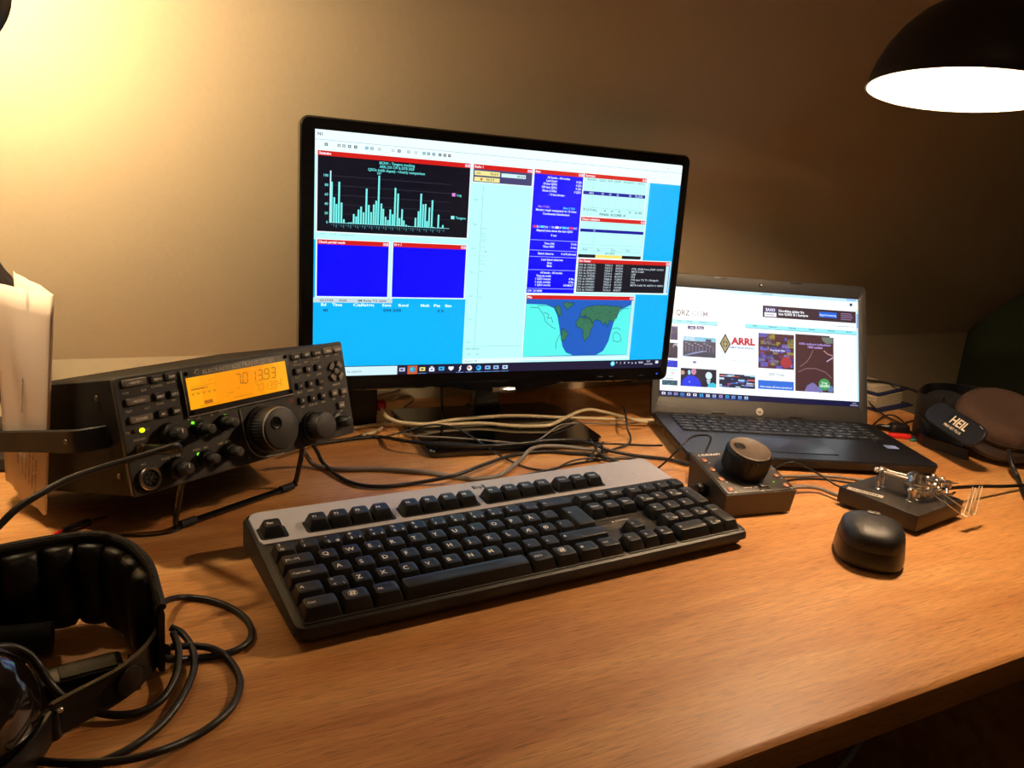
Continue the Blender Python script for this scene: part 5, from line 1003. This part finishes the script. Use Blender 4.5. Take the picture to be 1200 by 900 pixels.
cupc = V((-.0560, .4420, .0365)); cax = V((.72, -.55, .42)).normalized(); cu_ = cax.cross(V((0, 0, 1))).normalized(); cv_ = cu_.cross(cax) * -1
b = MB(HI @ FM(cupc, cu_, cax.cross(cu_), cax)); b.lathe([(.0300, -.016), (.0325, -.012), (.0330, -.002), (.0310, .004), (.0250, .0085), (.0150, .0110), (.0030, .0118)], mat('glossy_cup_brown', (26, 20, 18), .08, coat=.8), (0, 0, 0), 'z', 44); b.build('ear_cup', hs)
b = MB(HI @ FM(cupc, cu_, cax.cross(cu_), cax)); b.tube([(.0325*cos(2*pi*i/24), .0325*sin(2*pi*i/24), -.006) for i in range(24)], .0040, LEATH, 10, 3, True); b.build('cup_rim', hs)
# headset leads
def lead(pts, r=.0024):
    b = MB(HI); b.tube([at(*p) for p in pts], r, CABB, 10, 8); return b.build('cord', hs, 60)
lead([(183, 712, .020), (197, 703, .010), (218, 700, .0030), (245, 703, .0026), (270, 712, .0026), (288, 725, .0026), (295, 740, .0026), (290, 753, .0026), (276, 762, .0026), (255, 768, .0026), (232, 771, .0026), (205, 773, .0080), (188, 770, .0110)])
lead([(200, 735, .0130), (213, 742, .0100), (224, 757, .0080), (228, 778, .0060), (222, 800, .0050), (208, 826, .0040), (188, 850, .0026), (160, 872, .0026), (130, 888, .0026), (100, 899, .0026), (60, 912, .0026)])
lead([(200, 758, .0110), (225, 757, .0080), (248, 760, .0075), (265, 770, .0030), (278, 787, .0026), (281, 805, .0026), (272, 828, .0026), (250, 849, .0026), (220, 867, .0026), (185, 881, .0078), (150, 890, .0078), (110, 894, .0078), (70, 894, .0045), (30, 890, .0026), (-10, 884, .0026)])
lead([(-25, 763, .055), (0, 758, .052), (18, 759, .047), (35, 768, .040), (48, 784, .0320), (58, 800, .0270), (72, 815, .0190), (92, 827, .0090), (115, 835, .0050), (140, 838, .0040), (165, 834, .0040), (187, 822, .0045), (200, 805, .0060), (208, 785, .0085), (209, 760, .0120), (203, 742, .0150)])
lead([(-25, 772, .050), (5, 768, .046), (28, 778, .036), (38, 792, .0280), (47, 806, .0200)], .0020)

# ------------------------------------------------------------------ brown headphones at the right
hp = thing('desk_headphones', 'black headphones with brown velour ear cushion lying at the right edge', 'headphones', tuple(at(1165, 535, 0))); HPI = Mx.Translation(hp.location).inverted()
NAVY = mat('black_blue_plastic', (13, 14, 19), .38, bump=.1, bscale=900)
cc = at(1172, 498, .0450); ax = V((-.24, -.32, .92)).normalized(); u_ = ax.cross(V((0, 0, 1))).normalized(); v_ = ax.cross(u_)
HF = HPI @ FM(cc, u_, v_, ax)
b = MB(HPI @ TR(-.016, -.014, -.004) @ HPI.inverted() @ HF); b.lathe([(.0100, -.029), (.0280, -.0280), (.0440, -.0220), (.0520, -.0140), (.0545, -.0080), (.0510, -.0020)], mat('brown_black_shell', (42, 30, 25), .5, bump=.2, bscale=500), (0, 0, 0), 'z', 48); b.build('ear_cup', hp)
b = MB(HF); b.lathe([(.0480, -.006), (.0590, -.0030), (.0630, .0060), (.0625, .0160), (.0570, .0250), (.0480, .0290), (.0370, .0285), (.0250, .0245), (.0100, .0230)], FELT, (0, 0, 0), 'z', 56)
cu2 = b.build('ear_cushion', hp); b = MB(HF); b.tube([(.0628*cos(2*pi*i/28), .0628*sin(2*pi*i/28), .0105) for i in range(28)], .0012, mat('seam_thread', (30, 22, 18), .9), 6, 3, True); b.build('seam', cu2); cu2['label'] = 'brown velour ear cushion'
# yoke plate with the maker's name
pa_ = at(1096, 482, .060); pb_ = at(1143, 512, .050); mid = (pa_+pb_)/2; xax = (pb_-pa_).normalized()
nf = (O-mid); nf = (nf-nf.dot(xax)*xax).normalized(); nf = (nf+V((0, 0, .25))).normalized(); nf = (nf-nf.dot(xax)*xax).normalized(); yax = nf.cross(xax)
PF = HPI @ FM(mid, xax, yax, nf); Lp = (pb_-pa_).length
b = MB(PF); b.loft([[(p[0], p[1], z) for p in rr(Lp+.024-i, .034-i, .0160, 8)] for z, i in ((-.0035, .002), (-.002, 0), (.0008, 0), (.0020, .0022))], NAVY); yp = b.build('yoke_plate', hp)
b = MB(PF); b.text('HEIL', .0120, mat('cream_print', (225, 210, 180), .5), TR(.0085, .0035, .00215), 'c', .02, .032); b.text('PRO SET PLUS', .0034, mat('cream_print', (225, 210, 180), .5), TR(.0060, -.0080, .00215), 'c', .02, .034); b.build('name_print', yp)
b = MB(PF); b.tube([(Lp/2-.006, .0150, .0018), (Lp/2+.002, .0135, .0020)], .0011, CHROME, 8, 0); b.build('chrome_pin', yp)
hb = [at(1104, 483, .057), at(1088, 479, .050), at(1077, 474, .046), at(1077, 467, .047), at(1086, 460, .050), at(1103, 458, .054), at(1125, 458.5, .055), at(1150, 462, .055), at(1175, 466, .054), at(1205, 474, .052), at(1240, 486, .050)]
b = MB(HPI); b.strip(hb, (0, 0, 1), lambda t: .044-.022*min(1, t*1.6), .0045, NAVY, 6); b.build('headband', hp)
b = MB(HPI); b.strip([at(1080, 490, .030), at(1077, 503, .018), at(1085, 516, .010), (at(1108, 524, .008)), at(1135, 533, .008)], (0, 0, 1), .016, .006, NAVY, 6); b.build('lower_arm', hp)
b = MB(HPI); b.strip([at(1078, 478, .030), at(1074, 492, .022), at(1084, 506, .016), at(1106, 514, .014), at(1130, 518, .018)], (0, 0, 1), .030, .006, BLK, 6); b.build('inner_yoke', hp)
q = HPI @ at(1092, 469, .062); b = MB(); b.lathe([(.0022, -.003), (.0024, .002), (.0016, .003)], CHROME, tuple(q), 'z', 14); b.build('chrome_stud', hp)
b = MB(HPI); b.blob(tuple(at(1107, 472, .040)), (.038, .030, .020), mat('black_foam_pad', (14, 14, 14), .9, bump=.5, bscale=300), 28, 14); b.build('ear_pad', hp)
b = MB(HPI); b.tube([at(1182, 528, .030), at(1186, 545, .018), at(1193, 560, .006), at(1200, 580, .003), at(1215, 610, .003)], .0030, CABB, 10, 6); b.build('cord', hp)

# ------------------------------------------------------------------ folders, papers and small bits behind the laptop
fx0 = at(1071, 474, .003); fx1 = at(1018, 484.5, .003); ang = atan2((fx0-fx1).y, (fx0-fx1).x)
def folder(name, label, cat, z0, z1, w, d, mt, dx_=0, dy_=0, pg=None, rot_=0):
    o = thing(name, label, cat, (fx0.x+dx_, fx0.y+dy_, z0), (0, 0, ang+rot_)); return o
NB = mat('navy_cardboard', (34, 42, 84), .55, bump=.1, bscale=400); WP = mat('stacked_paper_edges', (196, 184, 160), .8)
def cover(o, z0, z1, mt, x0, x1, y0, y1, nm='cover'): b = MB(); b.box(x0, x1, y0, y1, z0, z1, mt, .0006); b.build(nm, o)
f1 = folder('folder', 'navy blue folder lowest in the stack right of the laptop', 'folder', .0003, 0, 0, 0, NB); f1['group'] = 'navy folders right of the laptop'; cover(f1, 0, .0022, NB, -.115, 0, 0, .150); cover(f1, .0026, .0040, NB, -.112, -.004, .004, .150, 'cover')
b = MB()
f2 = folder('paper_stack', 'thick stack of cream papers between the two navy folders', 'papers', .0046, 0, 0, 0, WP, -.024, .006)
b = MB()
for i in range(11): b.box(-.088+.0012*((i*5) % 3), -.002+.0016*((i*7) % 4), .002+.001*(i % 2), .140, .0018*i, .0018*i+.0017, WP, .0002)
b.build('pages', f2)
f3 = folder('folder', 'navy blue folder lying upper in the stack right of the laptop', 'folder', .0254, 0, 0, 0, NB, -.004, .016, rot_=.06); f3['group'] = 'navy folders right of the laptop'; cover(f3, 0, .0024, NB, -.105, .006, 0, .125)
f4 = folder('paper_sheaf', 'loose pale papers on top of the upper navy folder', 'papers', .0280, 0, 0, 0, WP, -.012, .022, rot_=.04)
b = MB()
for i in range(4): b.box(-.085, -.006-.003*i, .002*i, .112, .0020*i, .0020*i+.0018, WP, .0002)
b.build('pages', f4)
cable('black_cable', 'black cable draped over the top papers behind the laptop', [(1008, 443, .0420), (1020, 446, .0400), (1036, 447.5, .0395), (1050, 451, .0375), (1063, 455, .0360), (1074, 459, .040), (1086, 466, .045)], .0022, CABB)
cable('thin_black_cable', 'thin black cable slanting in front of the folder stack', [(1014, 466, .0160), (1022, 475, .0090), (1030, 482, .0060), (1040, 489, .0040), (1050, 494, .0040), (1060, 498, .0050)], .0014, CABB)
cable('thin_black_cable', 'thin black cable arching beside the laptop hinge', [(1022, 499, .0020), (1031, 491, .0030), (1040, 486.5, .0060), (1049, 487.5, .0070), (1057, 493, .0050), (1063, 499, .0030)], .0013, CABB)
cable('thin_black_cable', 'thin black cable trailing to the right headphones', [(1062, 495, .0030), (1072, 492.5, .0026), (1084, 491, .0026), (1096, 490, .0026)], .0013, CABB)
cable('thin_black_cable', 'short black cable dropping from the adapter toward the headphones', [(1062, 501, .0060), (1067, 506, .0030), (1073, 512, .0026), (1082, 516, .0026)], .0013, CABB)
ub = thing('cable_adapter', 'black lumpy cable adapter beside the laptop rear corner', 'adapter', tuple(at(1052, 507, 0)), (0, 0, -.5))
b = MB(); b.loft([[(p[0], p[1], z) for p in rr(.030-i, .020-i, .006, 4)] for z, i in ((.0004, .004), (.003, 0), (.010, 0), (.0135, .003), (.0150, .008))], BLK); b.build('housing', ub)
b = MB(); b.tube([(-.014, .002, .007), (-.026, .005, .006), (-.034, .004, .004)], .0042, BLKS, 10, 4); b.build('plug_body', ub)
us = thing('usb_stick', 'bright red flat memory stick beside the laptop palm rest', 'memory stick', tuple(at(1054, 513, 0)), (0, 0, -.55))
b = MB(); b.loft([[(p[0], p[1], z) for p in rr(.034-i, .0125-i, .0055, 4)] for z, i in ((.0004, .002), (.0018, 0), (.0045, 0), (.0058, .002))], mat('bright_red_plastic', (225, 44, 38), .35)); b.build('body', us)
b = MB(); b.box(.0165, .0230, -.0045, .0045, .0010, .0045, STEEL, .0004); b.build('connector', us)
td = thing('plastic_piece', 'tiny teal and clear plastic piece between memory stick and headphones', 'plastic piece', tuple(at(1070, 517, 0)))
b = MB(); b.box(-.005, .005, -.003, .003, .0003, .0030, mat('teal_plastic', (50, 120, 110), .4), .0006); b.build('body', td)

# ------------------------------------------------------------------ under the desk
g = [V((.30, .36, -.46)), V((.36, .345, -.28)), V((.415, .34, -.17)), V((.50, .33, -.10)), V((.60, .36, -.075)), V((.75, .40, -.085)), V((.9, .44, -.12))]
b = MB(Mx.Translation(g[3]).inverted()); b.tube(g, .0030, CABG, 10, 8); o = b.build('grey_cable', None, 60); o.location = g[3]; tag(o, 'grey cable sagging in the dark under the desk front edge', 'cable')

# ------------------------------------------------------------------ lamps
BULB = None
def bulbmat(name, c, k):
    m = bpy.data.materials.new(name); m.use_nodes = True; q = m.node_tree.nodes['Principled BSDF']; q.inputs['Base Color'].default_value = (.8, .8, .8, 1)
    q.inputs['Emission Color'].default_value = (*c, 1); q.inputs['Emission Strength'].default_value = k; return m
SHB = mat('lamp_black_enamel', (42, 36, 33), .42, bump=.05, bscale=300); SHW = mat('lamp_inner_white', (240, 236, 226), .6, var=.01)
def lamp(name, label, c, axis, R0_, Hh, arm, base, warm, watts, bulbk, deep=.5):
    t = thing(name, label, 'lamp', base, group='black dome desk lamps'); LI = Mx.Translation(base).inverted()
    a = V(axis).normalized(); u = a.orthogonal().normalized(); v = a.cross(u); F = LI @ FM(c, u, v, a)     # a = opening direction, c = rim centre
    prof = [(1.0, 0), (.985, .10), (.94, .26), (.86, .44), (.74, .62), (.58, .78), (.40, .90), (.22, .97)]
    b = MB(F); b.lathe([(R0_*1.012, .0012)]+[(R0_*r*1.0, -Hh*h) for r, h in prof]+[(R0_*.2, -Hh*1.0)], SHB, (0, 0, 0), 'z', 64, (False, True)); b.build('shade', t, 50)
    b = MB(F); b.lathe([(R0_*1.012, .0012), (R0_*.992, .0014)]+[((R0_-.002)*r, -(Hh-.002)*h) for r, h in prof]+[(R0_*.05, -(Hh-.002)*.985)], SHW, (0, 0, 0), 'z', 64, (False, True)); b.build('shade_lining', t, 50)
    b = MB(F); b.lathe([(R0_*.24, -Hh*.93), (R0_*.25, -Hh*1.02), (R0_*.24, -Hh*1.45), (R0_*.16, -Hh*1.55)], SHB, (0, 0, 0), 'z', 32); b.build('socket_cap', t)
    b = MB(F); b.lathe([(R0_*.12, -Hh*.97), (R0_*.15, -Hh*.92), (R0_*.26, -Hh*.82), (R0_*.30, -Hh*.72), (R0_*.26, -Hh*.62), (R0_*.10, -Hh*.56)], bulbmat(name+'_bulb', warm, bulbk), (0, 0, 0), 'z', 28); b.build('bulb', t, 60)
    top = V(c)-a*Hh*1.5
    b = MB(LI); b.tube([top]+[V(p) for p in arm], .0075, SHB, 14, 8); b.build('arm', t)
    b = MB(); b.lathe([(.075, .0005), (.078, .004), (.076, .014), (.060, .020), (.012, .024), (.010, .036)], SHB, (0, 0, 0), 'z', 48); b.build('base', t)
    l = bpy.data.lights.new(name+'_light', 'POINT'); l.energy = watts; l.color = warm; l.shadow_soft_size = .022
    lo_ = bpy.data.objects.new(name+'_light', l); COL.objects.link(lo_); lo_.location = V(c)-a*Hh*deep; return t
WARM = (1.0, .685, .415)
c1 = O+ray(1130, 106)*.80
lamp('desk_lamp', 'black dome desk lamp glowing white inside at the upper right', tuple(c1), (-.09, -.06, -1), .092, .092, [(c1.x+.03, c1.y-.01, c1.z+.20), (c1.x+.14, c1.y-.06, c1.z+.24), (c1.x+.28, c1.y-.12, c1.z+.12), (1.12, .42, .20), (1.12, .42, .03)], (1.12, .42, 0), WARM, 13.0, 12)
c2 = O+ray(-99, -16)*.56
lamp('desk_lamp', 'black dome desk lamp at the upper left corner lighting the sloping ceiling', tuple(c2), (.12, .82, -.42), .058, .056, [(c2.x-.06, c2.y-.02, c2.z+.06), (c2.x-.11, c2.y+.08, c2.z+.02), tuple(aty(-60, 230, .93)), tuple(aty(-8, 312, .95)), tuple(aty(9, 334, .955)), tuple(aty(30, 380, .965)), (-.075, .985, .06), (-.075, .985, .03)], (-.075, .985, 0), (1.0, .76, .46), 8.0, 10, .25)

l = bpy.data.lights.new('fill_light', 'POINT'); l.energy = 2.4; l.color = (1, .70, .42); l.shadow_soft_size = .12; lo_ = bpy.data.objects.new('fill_light', l); COL.objects.link(lo_); lo_.location = (.1, -.9, 1.25)  # added fill light behind the camera, with no lamp fixture of its own
# faint warm world background
w = bpy.data.worlds.new('world'); SC.world = w; w.use_nodes = True; w.node_tree.nodes['Background'].inputs[0].default_value = (1, .72, .45, 1); w.node_tree.nodes['Background'].inputs[1].default_value = .02
SC.view_settings.view_transform = 'Standard'; SC.view_settings.look = 'None'; SC.view_settings.gamma = 1; SC.view_settings.exposure = 0; SC.view_settings.use_curve_mapping = False
